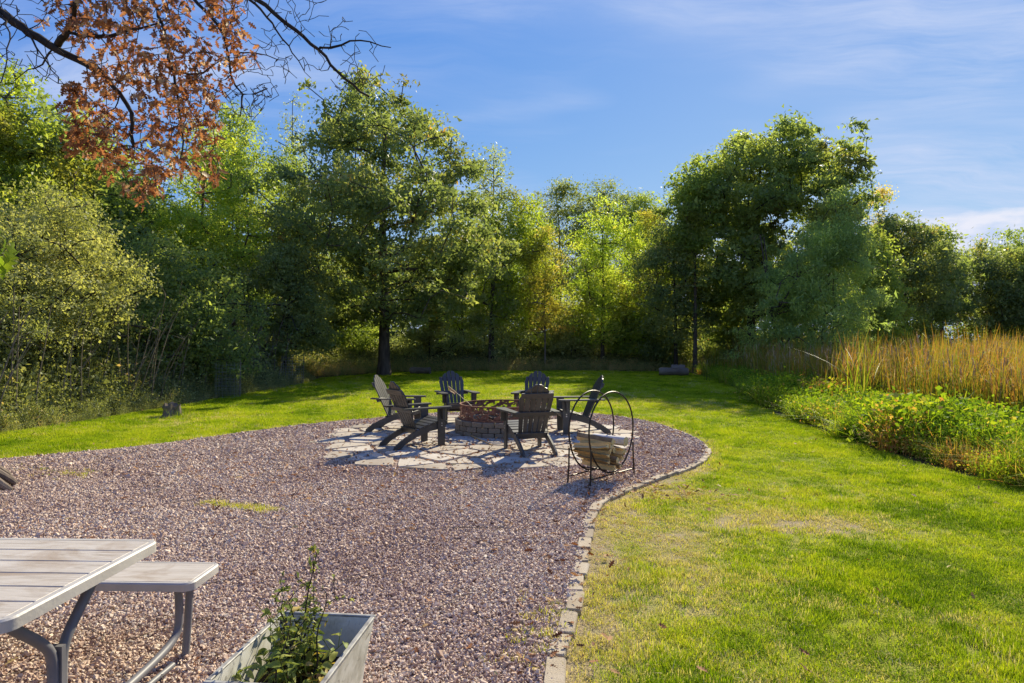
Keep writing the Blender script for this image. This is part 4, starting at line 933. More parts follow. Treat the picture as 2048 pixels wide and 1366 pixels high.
# charred sticks lying in the ring
for i in range(9):
    r = np.random.default_rng(900 + i); a = r.uniform(0, 6.28); c_ = np.array([r.normal(0, .15), r.normal(0, .15) - .1]); L = r.uniform(.2, .42); mb = MB()
    e = np.array([math.cos(a) * L, math.sin(a) * L]); mb.tube([(c_[0] - e[0], c_[1] - e[1], .19 + i * .006), (c_[0], c_[1], .21 + i * .012), (c_[0] + e[0], c_[1] + e[1], .24 + i * .02)], [.018, .022, .014], 7)
    o = mb.build('charred_stick', M['char'] if i % 3 else M['stem'], None, True); o.location = (PIT[0], PIT[1], 0)
    tag(o, 'burnt or pale stick lying in the ash inside the fire ring', 'stick', 'sticks in the fire ring')

# roasting fork leaning on the ring, and a stick on the stones
fk = thing('roasting_fork', 'long wire roasting fork with tan wooden handle leaning on the ring', 'roasting fork', (PIT[0] - .55, PIT[1] - .44, .54))
a_, b_, c_ = Vector((-.34, .12, .30)), Vector((-.20, .07, .20)), Vector((.06, -.01, -.01))
mb = MB(); mb.tube([a_, b_], [.017, .014], 8); mb.build('handle', M['tanwood'], fk, True)
mb = MB(); mb.tube([b_, c_, c_ + (c_ - b_) * .35], .0045, 6); mb.build('rod', M['metal_black'], fk, True)
mb = MB()
for s_ in (-1, 1): mb.tube([a_ + Vector((0, 0, -.01)), a_ + Vector((.03, s_ * .02, -.07)), a_ + Vector((.08, s_ * .015, -.10)), b_ + Vector((-.03, 0, -.02))], .008, 6)
mb.build('hand_guard', M['tanwood'], fk, True)
mb = MB(); mb.tube([G(928, 872) + (0, 0, .06), G(955, 884) + (0, 0, .055), G(985, 897) + (0, 0, .05)], [.010, .012, .008], 7)
tag(mb.build('stick', M['tanwood'], None, True), 'pale tan stick lying on the flagstones before the block wall', 'stick')
r = np.random.default_rng(33)
mb = MB(); pth = [G(882, 892) + np.array([math.cos(a) * .13, math.sin(a) * .18, .055 + .01 * math.sin(3 * a)]) for a in np.linspace(0, 5.6, 18)]; mb.tube(pth, .006, 6)
tag(mb.build('cable', M['char'], None, True), 'dark loop of wire lying by the front leg of the front left chair', 'wire')

# ------------------------------------------------------------------ log rack with firewood
rk = Vector((1.03, 7.44, .02)); rang = math.atan2(.74, .67)
rack = thing('log_rack', 'black steel double hoop firewood rack standing on the gravel', 'log rack', rk, rang)
for s_ in (1, -1):        # local x along the hoop, local y from hoop to hoop
    yy = s_ * .135; mb = MB()
    pts = [(.445 * math.sin(a) * (1 - .06 * math.cos(a)), yy, .555 - .455 * math.cos(a)) for a in np.linspace(0, 2 * math.pi, 41)]
    mb.tube(pts, .0095, 8, False); mb.build('hoop', M['metal_black'], rack, True)
    for q in (-1, 1):
        mb = MB(); mb.tube([(q * .425, yy + s_ * .012, .40), (q * .43, yy + s_ * .014, .2), (q * .45, yy + s_ * .016, -.02)], .0095, 8); mb.build('leg', M['metal_black'], rack, True)
    mb = MB(); mb.tube([(-.435, yy + s_ * .014, .085), (.435, yy + s_ * .014, .085)], .008, 8); mb.build('rail', M['metal_black'], rack, True)
for q in (-.16, .16):
    mb = MB(); mb.tube([(q, -.17, .150), (q, .17, .150)], .008, 8); mb.build('cross_bar', M['metal_black'], rack, True)
Rk = Matrix.Translation(rk) @ Matrix.Rotation(rang, 4, 'Z')
def log(label, x, z, r0, L, kind, seed, off=0., spin=0., tilt=0.):
    r = np.random.default_rng(seed); mb = MB(); mats = [M['woodsplit'], M['woodbark'], M['woodend'], M['birch']]
    if kind == 'split': ang = [0, .25, .5, .75, 1.0, 1.25, 1.5]; prof = [(math.cos(a) * 1.15, math.sin(a) * 1.15) for a in ang] + [(.45, .55 + r.uniform(-.1, .1)), (-.25, -.25), (.4, -.15)]; bark = 3; prof = [(p - .45, q - .45) for p, q in prof]
    else: prof = [(math.cos(a) * r.uniform(.92, 1.05), math.sin(a) * r.uniform(.92, 1.05)) for a in np.linspace(0, 6.2832, 13)[:-1]]; bark = 12
    cs, sn = math.cos(spin), math.sin(spin); prof = [((p * cs - q * sn) * r0, (p * sn + q * cs) * r0) for p, q in prof]; n = len(prof); ns = 4
    vs = []
    for j in range(ns + 1):
        u = j / ns - .5; wob = r.normal(0, .004, 2); vs += [(p + wob[0], u * L + (r.uniform(-.006, .006) if j in (0, ns) else 0), q + wob[1] + u * tilt) for p, q in prof]
    mb.add(vs, []); 
    for j in range(ns):
        for k in range(n): mb.f.append([j * n + k, j * n + (k + 1) % n, (j + 1) * n + (k + 1) % n, (j + 1) * n + k]); mb.mi.append((3 if kind == 'birch' else 1) if k < bark else 0)
    mb.f += [list(range(n - 1, -1, -1)), list(range(ns * n, ns * n + n))]; mb.mi += [2, 2]
    o = mb.build('firewood_log', mats); p = Rk @ Vector((x, off, z)); o.location = p; o.rotation_euler = (0, 0, rang + r.normal() * .05)
    return tag(o, label, 'log', 'firewood logs in the rack')
gen = 'split tan firewood log lying in the black hoop rack'
rows = [(.185, [-.055, .06]), (.265, [-.15, -.045, .07, .165]), (.345, [-.22, -.115, -.01, .095, .2]), (.415, [-.25, -.14, -.02])]
k = 0; rl = np.random.default_rng(18)
for z, xs_ in rows:
    for x in xs_:
        k += 1; kd = 'round' if k in (4, 9) else 'split'
        lab = {4: 'small round log with pale sawn end in the middle of the rack pile', 9: 'round dark-barked log among the split logs in the rack'}.get(k, gen)
        log(lab, x, z, rl.uniform(.034, .046) if kd == 'round' else rl.uniform(.040, .050), rl.uniform(.36, .47), kd, 950 + k, rl.normal() * .025, rl.uniform(0, 6.28), rl.normal() * .02)
log('long split yellowish log on top of the pile at the rack left side', -.12, .475, .06, .46, 'split', 981, .01, 2.4, .03)
log('white-barked birch log on top of the pile at the rack right side', .19, .435, .055, .44, 'birch', 982, .02, 0)

# ------------------------------------------------------------------ picnic table
pt = thing('picnic_table', 'weathered grey picnic table with attached bench at the lower left', 'picnic table', (-1.54, 2.41, .02), math.radians(-2))
def rounded(x0, y0, x1, y1, r, n=5):
    out = []
    for cx, cy, a0 in ((x1 - r, y0 + r, -90), (x1 - r, y1 - r, 0), (x0 + r, y1 - r, 90), (x0 + r, y0 + r, 180)):
        for i in range(n + 1):
            a = math.radians(a0 + 90 * i / n); out.append((cx + math.cos(a) * r, cy + math.sin(a) * r))
    return out
def slab(parent, name, x0, y0, x1, y1, z, th, r, rim, m1, m2, planks, pw):
    # moulded edge frame: outer wall, bevelled top ring, underside
    mb = MB(); o_ = rounded(x0, y0, x1, y1, r); i1 = rounded(x0 + .006, y0 + .006, x1 - .006, y1 - .006, r - .004); i2 = rounded(x0 + rim, y0 + rim, x1 - rim, y1 - rim, max(r - rim, .006)); n = len(o_)
    vs = [(*p, z - th) for p in o_] + [(*p, z - .006) for p in o_] + [(*p, z) for p in i1] + [(*p, z) for p in i2] + [(*p, z - .012) for p in i2]
    mb.add(vs, [[r_ * n + q, r_ * n + (q + 1) % n, (r_ + 1) * n + (q + 1) % n, (r_ + 1) * n + q] for r_ in range(4) for q in range(n)] + [list(range(n - 1, -1, -1))])
    mb.build(name + '_edge', m2, parent, True)
    Y = np.linspace(y0 + rim, y1 - rim, planks + 1)
    for a, b in zip(Y[:-1], Y[1:]):
        mb = MB(); mb.box(((x0 + x1) / 2, (a + b) / 2, z - .008), (x1 - x0 - 2 * rim - .002, b - a - .005, .016), None, .003); q = mb.build(pw, m1, parent)
slab(pt, 'tabletop', -1.82, -.42, 0, .42, .72, .042, .055, .028, M['plank'], M['trim'], 6, 'plank')
def tubeY(path, rr=.019): 
    mb = MB(); mb.tube(smooth_line([tuple(q) for q in path], .03, 3), rr, 10); return mb
for x in (-.12, -1.70):
    tubeY([(x, -.31, .68), (x, -.22, .60), (x, -.10, .50), (x, -.062, .44), (x, -.06, .36), (x, -.06, .02)]).build('table_leg', M['tube'], pt, True)
    tubeY([(x, .20, .68), (x, .12, .60), (x, .02, .50), (x, -.015, .44), (x, -.018, .36), (x, -.018, .02)]).build('table_leg', M['tube'], pt, True)
    for s_ in (-1, 1):
        yb = .73 if s_ > 0 else -.80
        tubeY([(x, 0 * s_, .10), (x, .45 * s_, .10), (x, yb + (.02 * s_), .13), (x, yb + .05 * s_, .22), (x, yb + .035 * s_, .40)]).build('bench_leg', M['tube'], pt, True)
        tubeY([(x, yb + .15 * s_, .40), (x, yb + .13 * s_, .2), (x, yb + .10 * s_, .0)]).build('bench_leg', M['tube'], pt, True)
        tubeY([(x, .0, .03), (x, .45 * s_, .03), (x, yb, .02)], .014).build('foot_rail', M['tube'], pt, True)
    mb = MB(); mb.box((x, -.039, .30), (.05, .022, .34)); mb.build('clamp_plate', M['tube'], pt)
for s_ in (1, -1):
    b0, b1 = (.70, 1.01) if s_ > 0 else (-1.01, -.70)
    slab(pt, 'bench', -1.80, b0, -.02, b1, .42, .040, .05, .020, M['plank'], M['trim'], 1, 'bench_plank')

# ------------------------------------------------------------------ planter box and its plant
A, B, D_ = P(435, 1349, 2.34), P(566, 1217, 2.92), P(740.5, 1244, 2.78)
cx_, cy_ = -.835, 2.545; pr = math.radians(-6)
pl = thing('planter_box', 'aged off-white planter box with flared sides and dark worn rim', 'planter', (cx_, cy_, .03), pr)
hx, hy, H = .208, .30, .375; bx_, by_ = .150, .215; wt = .014
def rect(a, b, z): return [(-a, -b, z), (a, -b, z), (a, b, z), (-a, b, z)]
mb = MB(); vs = rect(bx_, by_, 0) + rect(hx, hy, H) + rect(hx - wt, hy - wt, H) + rect(bx_ + .02, by_ + .02, .06)
mb.add(vs, [[3, 2, 1, 0]] + [[r_ * 4 + q, r_ * 4 + (q + 1) % 4, (r_ + 1) * 4 + (q + 1) % 4, (r_ + 1) * 4 + q] for r_ in range(3) for q in range(4)] + [[12, 13, 14, 15]])
mb.build('box', M['planter'], pl)
mb = MB()
for (x, y, sx, sy) in ((0, -hy + .004, 2 * hx + .012, .020), (0, hy - .004, 2 * hx + .012, .020), (-hx + .004, 0, .020, 2 * hy - .030), (hx - .004, 0, .020, 2 * hy - .030)): mb.box((x, y, H + .004), (sx, sy, .010), None, .003)
mb.build('rim', M['planterrim'], pl)
sz = .235; f_ = (sz - .06) / (H - .06); ax, ay = bx_ + .02 + (hx - wt - bx_ - .02) * f_ - .002, by_ + .02 + (hy - wt - by_ - .02) * f_ - .002
gx, gy = np.meshgrid(np.linspace(-ax, ax, 30), np.linspace(-ay, ay, 38)); gz = sz + .045 * (fbm(gx * 16, gy * 16, 4) - .5) - .03 * (gy > .12) * (gx > -.02)
ii = (np.arange(37)[:, None] * 30 + np.arange(29)[None, :]); fq = np.stack([ii, ii + 1, ii + 31, ii + 30], -1).reshape(-1, 4)
link('soil', mesh_np('soil', np.stack([gx, gy, gz], -1).reshape(-1, 3), fq, M['soil'], smooth=True), pl)

plant = thing('potted_plant', 'leggy green herb with bare dry stalks growing in the planter box', 'plant', (cx_, cy_, .03 + sz), pr)
def leaf_mesh(name, L, Wd, m_, v=.4, seed=0, lob=False):
    r = np.random.default_rng(seed); n = 7; V = []; Q = []
    for j in range(n + 1):
        u = j / n; w = Wd * .5 * math.sin(math.pi * min(u ** .75, 1)) + .0008
        if lob: w *= (1.35 if j % 2 else .55)
        z = -.28 * L * u * u + .06 * L * math.sin(u * 6); V += [(-w, u * L, z + w * .35), (0, u * L, z), (w, u * L, z + w * .35)]
    for j in range(n):
        for k in (0, 1): a = j * 3 + k; Q.append((a, a + 1, a + 4, a + 3))
    return mesh_np(name, V, Q, m_, {'v': [np.clip(v + r.normal() * .05, 0, 1)] * len(Q)}, True)
lv = [leaf_mesh('leaf', .062, .030, M['fleaf'], v_, i) for i, v_ in enumerate((.1, .3, .45, .6, .75, .97))]
r = np.random.default_rng(77)
stems = []
for i in range(30):
    big = i < 11; bx0, by0 = r.normal(0, .05) - .01, r.normal(0, .06) + .02; h = (r.uniform(.20, .38) if big else r.uniform(.07, .18)); a = r.uniform(0, 6.28); ln = r.uniform(.03, .13) if big else r.uniform(.06, .16)
    if i == 0: bx0, by0, h, ln = .0, .03, .50, .05; a = .4
    path = [(bx0 + math.cos(a) * ln * u ** 1.5 + .008 * math.sin(u * 8 + i), by0 + math.sin(a) * ln * u ** 1.5, h * u) for u in np.linspace(0, 1, 8)]
    tg = [np.array(path[r.integers(3, 8)]) + r.normal(0, .045, 3) + (0, 0, .04) for _ in range(6 if big else 2)]
    pos, par, rr_ = grow(path, [(.0048 if big else .003) * (1 - .6 * u) for u in np.linspace(0, 1, 8)], tg, .03, .1, .1, i, .0012)
    link('stem', skeleton_mesh('stem', pos, par, rr_, M['barkdark'] if big else M['fleaf'], 5, .0016), plant)
    stems.append((pos, big, h))
cnt = 0
for pos, big, h in stems:
    for j in range(11 if big else 9):
        if cnt > 280: break
        p = pos[r.integers(2, len(pos))]
        if big and p[2] > .30 and r.random() < .55: continue
        sc = r.uniform(.3, .55) if big and p[2] > .14 else r.uniform(.5, 1.2)
        c = r.choice(6, p=(.12, .25, .27, .17, .13, .06)); cnt += 1
        link('leaf', lv[c], plant, tuple(p), (r.uniform(-.5, .6), r.normal() * .3, r.uniform(0, 6.28)), (sc,) * 3)
_c = np.concatenate([p_[1:] for p_, b_, h_ in stems if b_])
link('small_leaves', leaf_cloud('small_leaves', _c, .010, 650, .018, M['fleaf'], 5, aspect=.5), plant)['kind'] = 'stuff'
dr_ = thing('dead_leaf_heap', 'curled dry orange-tan leaves on the soil at the planter right side', 'dead leaves', (cx_, cy_, .03 + sz), pr)
for i in range(34):
    x, y = (r.normal(.10, .03), r.normal(-.08, .09)) if i < 24 else (r.normal(-.12, .03), r.normal(-.16, .04)); x = np.clip(x, -ax + .03, ax - .03); y = np.clip(y, -ay + .03, ay - .03)
    link('dry_leaf', lv[5], dr_, (x, y, .012 + r.random() * .03), (r.normal() * .7, r.normal() * .7, r.uniform(0, 6.28)), (r.uniform(.6, 1),) * 3)

# ------------------------------------------------------------------ overhanging oak at the upper left
ok = thing('rust_leaved_oak', 'oak with rust-brown leaves and bare boughs reaching in at upper left', 'tree', (-5.95, 6.85, 0))
OB = np.array([-5.95, 6.85, 0])
def W3(pts): return [P(*q) for q in pts]
trunk = [OB + (0, 0, -.1), OB + (0, 0, .25), OB + (.03, 0, .7), OB + (.05, 0, 1.6), OB + (.02, .05, 2.8), OB + (.1, 0, 3.9), OB + (.15, 0, 5.2), OB + (.3, 0, 7.0)]
trad = [.62, .42, .33, .29, .27, .25, .21, .16]
limbs = [  # (pixel, pixel, distance) along each bough, radius at its root
    ([(-120, -60, 6.7), (0, 24, 6.6), (52, 60, 6.5), (112, 96, 6.5), (180, 132, 6.4), (215, 158, 6.3), (262, 215, 6.2), (268, 300, 6.1)], .060),
    ([(112, 92, 6.5), (138, 62, 6.3), (150, 20, 6.0), (165, -60, 5.8)], .038),
    ([(138, 66, 6.3), (208, 74, 6.2), (275, 58, 6.1), (340, 40, 6.0)], .026),
    ([(-60, -200, 6.9), (200, -120, 7.2), (380, -60, 7.3), (512, -6, 7.2), (560, 36, 7.2), (600, 68, 7.1), (641, 100, 7.1), (668, 140, 7.0), (700, 165, 7.0), (738, 196, 6.9)], .050),
    ([(641, 98, 7.1), (680, 92, 7.2), (712, 76, 7.3), (745, 86, 7.3), (786, 94, 7.4)], .016),
    ([(380, -60, 7.3), (496, -10, 7.0), (532, 32, 6.9), (560, 72, 6.8), (590, 104, 6.7), (604, 140, 6.7), (620, 160, 6.7)], .022),
    ([(200, -120, 7.2), (330, -40, 6.8), (400, 10, 6.6), (440, 50, 6.5), (456, 104, 6.5), (462, 160, 6.4), (484, 196, 6.4), (520, 184, 6.5), (552, 172, 6.5)], .030),
    ([(484, 196, 6.4), (482, 226, 6.3), (482, 256, 6.3)], .010),
    ([(456, 104, 6.5), (520, 108, 6.6), (545, 118, 6.7), (575, 122, 6.7)], .010),
    ([(200, -120, 7.2), (290, -30, 6.9), (330, 60, 6.6), (345, 140, 6.4), (360, 220, 6.3), (370, 290, 6.2), (352, 340, 6.1)], .028),
    ([(345, 140, 6.4), (395, 150, 6.3), (430, 128, 6.3), (455, 108, 6.3)], .014),
    ([(0, 24, 6.6), (20, 60, 6.2), (14, 120, 6.0), (5, 170, 6.0)], .012),
    ([(52, 60, 6.5), (90, 120, 6.2), (112, 150, 6.1), (118, 180, 6.0)], .012),
    ([(112, 96, 6.5), (85, 130, 6.7), (60, 140, 6.8), (30, 160, 6.9)], .012)]
reg = [(110, -20), (470, -20), (500, 60), (515, 112), (500, 125), (445, 165), (440, 250), (438, 365), (405, 385), (375, 330), (345, 350), (310, 385), (292, 418), (250, 398), (215, 345), (160, 300), (140, 262), (175, 205), (130, 172), (185, 142), (150, 80), (60, 25)]
r = np.random.default_rng(1234)
nodes = [np.array(p) for p in trunk]; par_ = [-1] + list(range(len(trunk) - 1)); rad_ = list(trad)
for pts, r0 in limbs:
    W_ = smooth_line(W3(pts), .12, 2); st_ = len(nodes)
    A_ = np.array(nodes); j = int(np.argmin(np.linalg.norm(A_ - W_[0], axis=1)))
    if st_ > 8 and np.linalg.norm(A_[j] - W_[0]) > .6: j = 5
    if st_ == len(trunk): j = 5
    k = len(W_)
    for i, p in enumerate(W_):
        nodes.append(p + r.normal(0, .008, 3)); par_.append(j); j = len(nodes) - 1; rad_.append(max(r0 * (1 - .8 * i / k), .005))
NL = len(nodes)
def sample_reg(n, poly, d0, d1, dens=None):
    out = []
    xs_ = [q[0] for q in poly]; ys_ = [q[1] for q in poly]
    while len(out) < n:
        a, b = r.uniform(min(xs_), max(xs_)), r.uniform(min(ys_), max(ys_))
        if inpoly(a, b, poly): out.append(P(a, b, r.uniform(d0, d1)))
    return out
leafT = sample_reg(470, reg, 5.7, 7.0)
strand = [P(145 + r.normal() * 7, y_, 6.1) for y_ in np.linspace(165, 228, 12)] + [P(160 + r.normal() * 12, y_, 6.2) for y_ in np.linspace(242, 300, 14)]
bareT = sample_reg(230, [(440, -30), (640, -20), (775, 80), (790, 100), (745, 200), (690, 190), (640, 150), (560, 190), (500, 250), (450, 190), (500, 110)], 6.5, 7.3) \
    + sample_reg(110, [(-30, -30), (160, -30), (130, 130), (110, 185), (40, 130), (-30, 190)], 5.9, 7.0) + sample_reg(60, [(440, 160), (560, 170), (500, 262), (460, 240)], 6.2, 6.6)
for tg in sorted(leafT + strand + bareT, key=lambda q: min(np.linalg.norm(np.array(nodes[len(trunk):NL]) - q, axis=1))):
    A_ = np.array(nodes[len(trunk):]); dv = tg - A_; dist = np.linalg.norm(dv, axis=1); j = int(np.argmin(dist)) + len(trunk); a = nodes[j]; L = dist.min(); k = max(2, int(L / .06))
    side = r.normal(0, .10, 3) * L; prev = j; rj = rad_[j]
    for i in range(1, k + 1):
        u = i / k; nodes.append(a + (tg - a) * u + side * math.sin(math.pi * u) + r.normal(0, .002, 3) * (i < k)); par_.append(prev); prev = len(nodes) - 1; rad_.append(max(min(rj * .7, .0075) * (1 - .55 * u), .0034))
link('trunk', skeleton_mesh('trunk', np.array(nodes[:len(trunk)]) - OB, np.array(par_[:len(trunk)]), np.array(trad), M['bark'], 20), ok)
pos = np.array(nodes) - OB; par_ = np.array(par_); rad_ = np.array(rad_)
keep_ = par_.copy(); keep_[:len(trunk)] = -1
link('boughs', skeleton_mesh('boughs', pos, keep_, rad_, M['barkdark'], 6, .003), ok)
# buttress roots that show at the edge of the frame
for i, (a, L, rr0) in enumerate(((-.05, .66, .10), (.35, .62, .09), (-.5, .72, .10), (-1.0, .6, .11), (.8, .5, .10), (-1.6, .6, .10))):
    pth = [(math.cos(a) * .18, math.sin(a) * .18, .55), (math.cos(a) * .34, math.sin(a) * .34, .24), (math.cos(a + .08) * .55, math.sin(a + .08) * .55, .09), (math.cos(a + .12) * L, math.sin(a + .12) * L, .0)]
    mb = MB(); mb.tube(smooth_line(pth, .06, 2), list(np.linspace(rr0, rr0 * .35, len(smooth_line(pth, .06, 2)))), 9); mb.build('root', M['rootbark'], ok, True)
# lobed oak leaves, hanging
def oak_leaf(m_, v, L=.125, attr=True, seed=0):
    r_ = np.random.default_rng(seed); us = [0, .12, .22, .33, .44, .56, .66, .78, .88, 1.0]; ws = [.02, .05, .20, .07, .30, .08, .28, .07, .15, .01]; V = []; Q = []
    cur = r_.uniform(-.25, .45)
    for u, w in zip(us, ws):
        z = cur * L * u * u; ww = w * L * r_.uniform(.85, 1.1); up = ww * r_.uniform(-.1, .6); V += [(-ww, u * L + (.05 * L if w > .2 else 0), z + up), (0, u * L, z), (ww, u * L + (.05 * L if w > .2 else 0), z + up)]
    for j in range(len(us) - 1):
        for k in (0, 1): a = j * 3 + k; Q.append((a, a + 1, a + 4, a + 3))
    return mesh_np('leaf', V, Q, m_, {'v': [v] * len(Q)})
own = [oak_leaf(M['rust'], v_, seed=i) for i, v_ in enumerate((.1, .3, .45, .6, .8, .97))]
ctr = leafT + strand; Lp, Lr, Ls = [], [], []
for c_ in ctr:
    for _ in range(r.integers(4, 10)):
        d_ = r.normal(size=3); d_ /= np.linalg.norm(d_); Lp.append(np.array(c_) + d_ * r.uniform(.0, .09)); Lr.append((r.normal(-1.0, .6), r.normal(0, .6), r.uniform(0, 6.28))); Ls.append(r.uniform(.45, .85))
Lp = np.array(Lp) - OB; near_ = np.argsort(Lp[:, 1] - r.normal(0, .01, len(Lp)))
for i in near_[:290]: link('leaf', own[r.integers(0, 6)], ok, tuple(Lp[i]), Lr[i], (Ls[i],) * 3)
rest = near_[290:]
sp = [proto('rust_leaf_%d' % i, oak_leaf(M['rusti'], .5, seed=20 + i)) for i in range(5)]
o = scatter('foliage', Lp[rest], np.array(Ls)[rest], np.array(Lr)[rest], sp, {'v': np.clip(r.normal(.5, .24, len(rest)), 0, 1)}, parent=ok)
# green sprig at the left edge, near the lens
gl = [oak_leaf(M['greenleaf'], v_, .13, seed=40 + i) for i, v_ in enumerate((.1, .5, .9))]
sg = thing('oak_sprig', 'sprig of bright green lobed oak leaves poking in at the left edge', 'sprig', tuple(P(-150, 480, 3.6)))
SG = P(-150, 480, 3.6); mb = MB(); mb.tube([(-1.2, .8, .35), (-.5, .3, .12), (0, 0, 0), *(tuple(P(a, b, 3.5) - SG) for a, b in ((-60, 505), (-5, 525), (20, 540)))], [.012, .009, .007, .005, .004, .002], 6); mb.build('twig', M['barkdark'], sg, True)
for a, b, rz, s_, v_ in ((-2, 512, -1.2, .8, 1), (8, 530, -1.7, 1.0, 2), (14, 545, -2.3, .95, 2), (0, 548, -2.9, .85, 1), (-15, 525, -2.6, 1, 0), (5, 560, -2.0, .7, 1), (-30, 500, -.9, 1, 0), (12, 520, -.8, .6, 1)):
    link('leaf', gl[v_], sg, tuple(P(a, b, 3.5 + r.normal() * .03) - SG), (r.normal(-.2, .3) + 1.2, r.normal() * .4, rz), (s_,) * 3)

# ------------------------------------------------------------------ wire cages, stump, logs, litter
def cage(label, px, d, rad_c, h):
    x = (px - 1024) * d / F; t_ = thing('wire_cage', label, 'wire cage', (x, d, 0)); n = 20
    mb = MB()
    for i in range(n):
        a = i * 2 * math.pi / n; c_, s_ = math.cos(a) * rad_c, math.sin(a) * rad_c; mb.tube([(c_, s_, 0), (c_ * 1.01, s_ * 1.01, h)], .0035, 3, False)
    mb.build('upright_wires', M['wire'], t_)['kind'] = 'stuff'
    mb = MB()
    for j in range(10): z = h * (j + .3) / 10; mb.tube([(math.cos(a) * rad_c, math.sin(a) * rad_c, z) for a in np.linspace(0, 2 * math.pi, 25)], .003, 3, False)
    mb.build('ring_wires', M['wire'], t_)['kind'] = 'stuff'
    mb = MB(); mb.tube([(rad_c, -.02, 0), (rad_c + .02, -.02, h * 1.08)], .012, 6); mb.build('stake', M['stem'], t_, True)
cage('nearer cylindrical wire mesh cage at the edge of the thicket', 456, 18.6, .34, 1.0)
cage('farther cylindrical wire mesh cage close to the big oak', 585, 24.6, .40, 1.05)
r = np.random.default_rng(5)
sp_ = G(343, 834); stp = thing('tree_stump', 'small ragged brown tree stump on the left of the lawn', 'stump', tuple(sp_))
n = 16; V = []; Q = []
for j, (z, rr_) in enumerate(((-.02, .24), (.05, .19), (.13, .165), (.22, .155), (.27, .15))):
    for i in range(n): a = i * 2 * math.pi / n; q = rr_ * (1 + .18 * math.sin(3 * a + j * .2) + .10 * r.normal()); V.append((math.cos(a) * q, math.sin(a) * q, z + (r.uniform(-.07, .05) if j == 4 else 0)))
V.append((0, 0, .20))
mb = MB(); mb.add(V, [[j * n + i, j * n + (i + 1) % n, (j + 1) * n + (i + 1) % n, (j + 1) * n + i] for j in range(4) for i in range(n)] + [[4 * n + i, 4 * n + (i + 1) % n, 5 * n] for i in range(n)])
mb.build('stump_wood', M['oldlog'], stp)
link('dry_grass', blade_clump('dry_grass', 110, .26, .12, .3, .008, M['marshf'], 8, .8, 3, True), stp, (.14, 0, 0))
def lying(label, pxa, pxb, py, d, rr0, seed, sq=False):
    a_ = np.array([(pxa - 1024) * d / F, d, rr0]); b_ = np.array([(pxb - 1024) * d / F, d - .25, rr0]); mb = MB(); k = 7
    r_ = np.random.default_rng(seed); pts = [a_ + (b_ - a_) * i / k + r_.normal(0, .012, 3) for i in range(k + 1)]
    mb.tube(pts, [rr0 * r_.uniform(.9, 1.06) * (1 - .15 * (i == 0)) for i in range(k + 1)], 4 if sq else 11)
    return tag(mb.build('fallen_log', M['oldlog'], None, True), label, 'log')
lying('grey weathered log lying at the far right corner of the lawn', 1318, 1374, 752, 30.5, .19, 1)
lying('shorter upper piece resting behind the grey weathered log', 1340, 1366, 745, 30.9, .26, 3)
lying('low dark timber lying in the shade right of the big oak', 820, 862, 748, 32.0, .17, 2)
# fallen leaves and bits of straw
ll = [proto('litter_%d' % i, oak_leaf(M['litter'], .5, .070, seed=60 + i)) for i in range(6)]
xs_, ys_ = [], []
x, y = band(-9, 3.3, 1.2, 15, 30); k = inpoly(x, y, gravel_poly); w = fbm(x * .8, y * .8, 41); k &= rng.random(len(x)) < np.clip((w - .38) * 2.2, .06, 1) * .8; xs_.append(x[k]); ys_.append(y[k])
x = rng.normal(-.2, 2.0, 2600); y = rng.normal(9.4, 1.6, 2600); k = inpoly(x, y, gravel_poly) & (np.hypot(x - PIT[0], y - PIT[1]) > .85); xs_.append(x[k]); ys_.append(y[k])
i_ = rng.integers(0, len(gsm), 900); x = gsm[i_, 0] + rng.normal(0, .16, 900); y = gsm[i_, 1] + rng.normal(0, .16, 900); k = (y > 1.5) & (x > -4) & (rng.random(900) < np.where(y < 8.3, 1, .35)); xs_.append(x[k]); ys_.append(y[k])
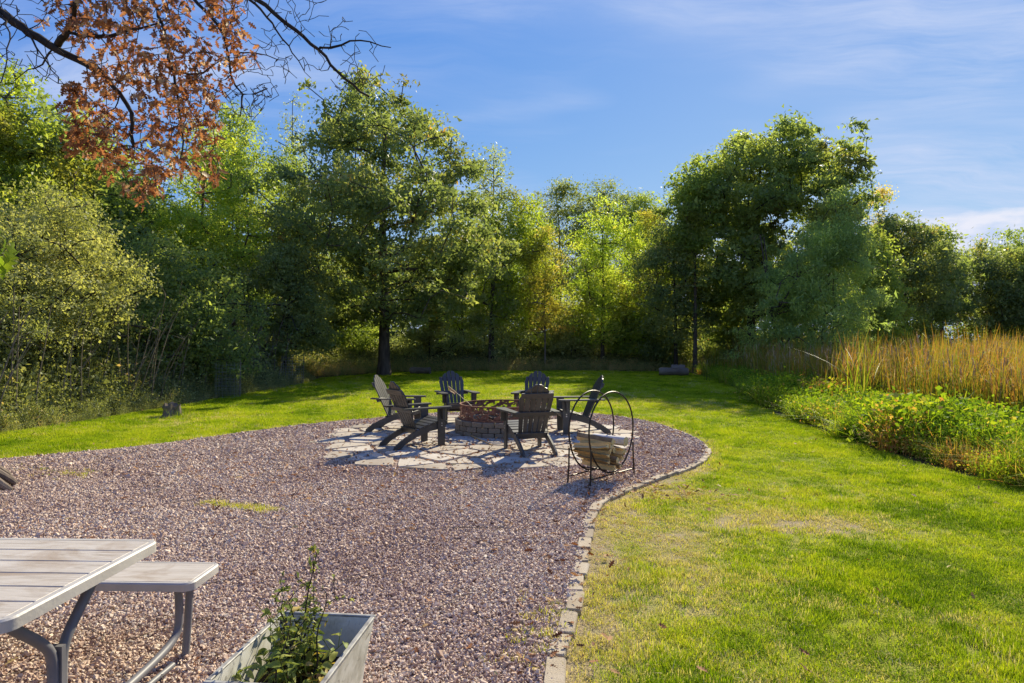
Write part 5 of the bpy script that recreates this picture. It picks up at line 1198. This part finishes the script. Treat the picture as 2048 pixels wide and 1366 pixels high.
x = rng.normal(1.5, .5, 160); y = rng.normal(6.75, .25, 160); xs_.append(x); ys_.append(y)
x, y = band(-9, 6, 3, 30, 1.2); k = inpoly(x, y, lawn_poly); xs_.append(x[k]); ys_.append(y[k])
x = np.concatenate(xs_); y = np.concatenate(ys_); n = len(x); onp = (patio_r(x, y) < 1) & (polydist(x, y, [tuple(PC)]) < 3.2)
scatter('fallen_leaves', np.c_[x, y, .040 + .022 * onp + rng.random(n) * .01], rng.uniform(.45, 1.05, n), np.stack([rng.normal(0, .35, n), rng.normal(0, .35, n), rng.uniform(0, 6.28, n)], 1), ll, {'v': np.clip(rng.normal(.45, .25, n), 0, 1)})
# two thin weedy streaks growing in the gravel
wx, wy, wv2 = [], [], []
for (a, b, nn, sp2) in (((408, 1010), (556, 1028), 130, .045), ((120, 945), (165, 955), 40, .09), ((60, 935), (150, 960), 30, .15), ((1120, 1200), (1060, 1330), 60, .10)):
    A_, B_ = G(*a)[:2], G(*b)[:2]; u = rng.random(nn); q = A_ + (B_ - A_) * u[:, None] + rng.normal(0, sp2, (nn, 2)); wx += list(q[:, 0]); wy += list(q[:, 1])
x, y = np.array(wx), np.array(wy); n = len(x)
o = scatter('weeds', np.c_[x, y, np.full(n, .02)], rng.uniform(.5, 1.1, n), np.stack([rng.normal(0, .2, n), rng.normal(0, .2, n), rng.uniform(0, 6.28, n)], 1), gp, {'v': np.clip(rng.normal(.72, .20, n), .1, 1)})
# scattered dead twigs on the gravel
tw = []
for i in range(4):
    r_ = np.random.default_rng(i + 5); mb = MB(); mb.tube([(u * .22, .02 * math.sin(u * 6 + i), .004 * r_.random()) for u in np.linspace(-1, 1, 6)], .0022, 4); tw.append(proto('twig_%d' % i, mb.mesh('twig', M['stem'])))
x, y = band(-6, 1, 1.5, 11, 4); k = inpoly(x, y, gravel_poly); x, y = x[k], y[k]; n = len(x)
scatter('fallen_twigs', np.c_[x, y, np.full(n, .042)], rng.uniform(.3, 1.1, n), np.stack([rng.normal(0, .05, n), rng.normal(0, .05, n), rng.uniform(0, 6.28, n)], 1), tw)
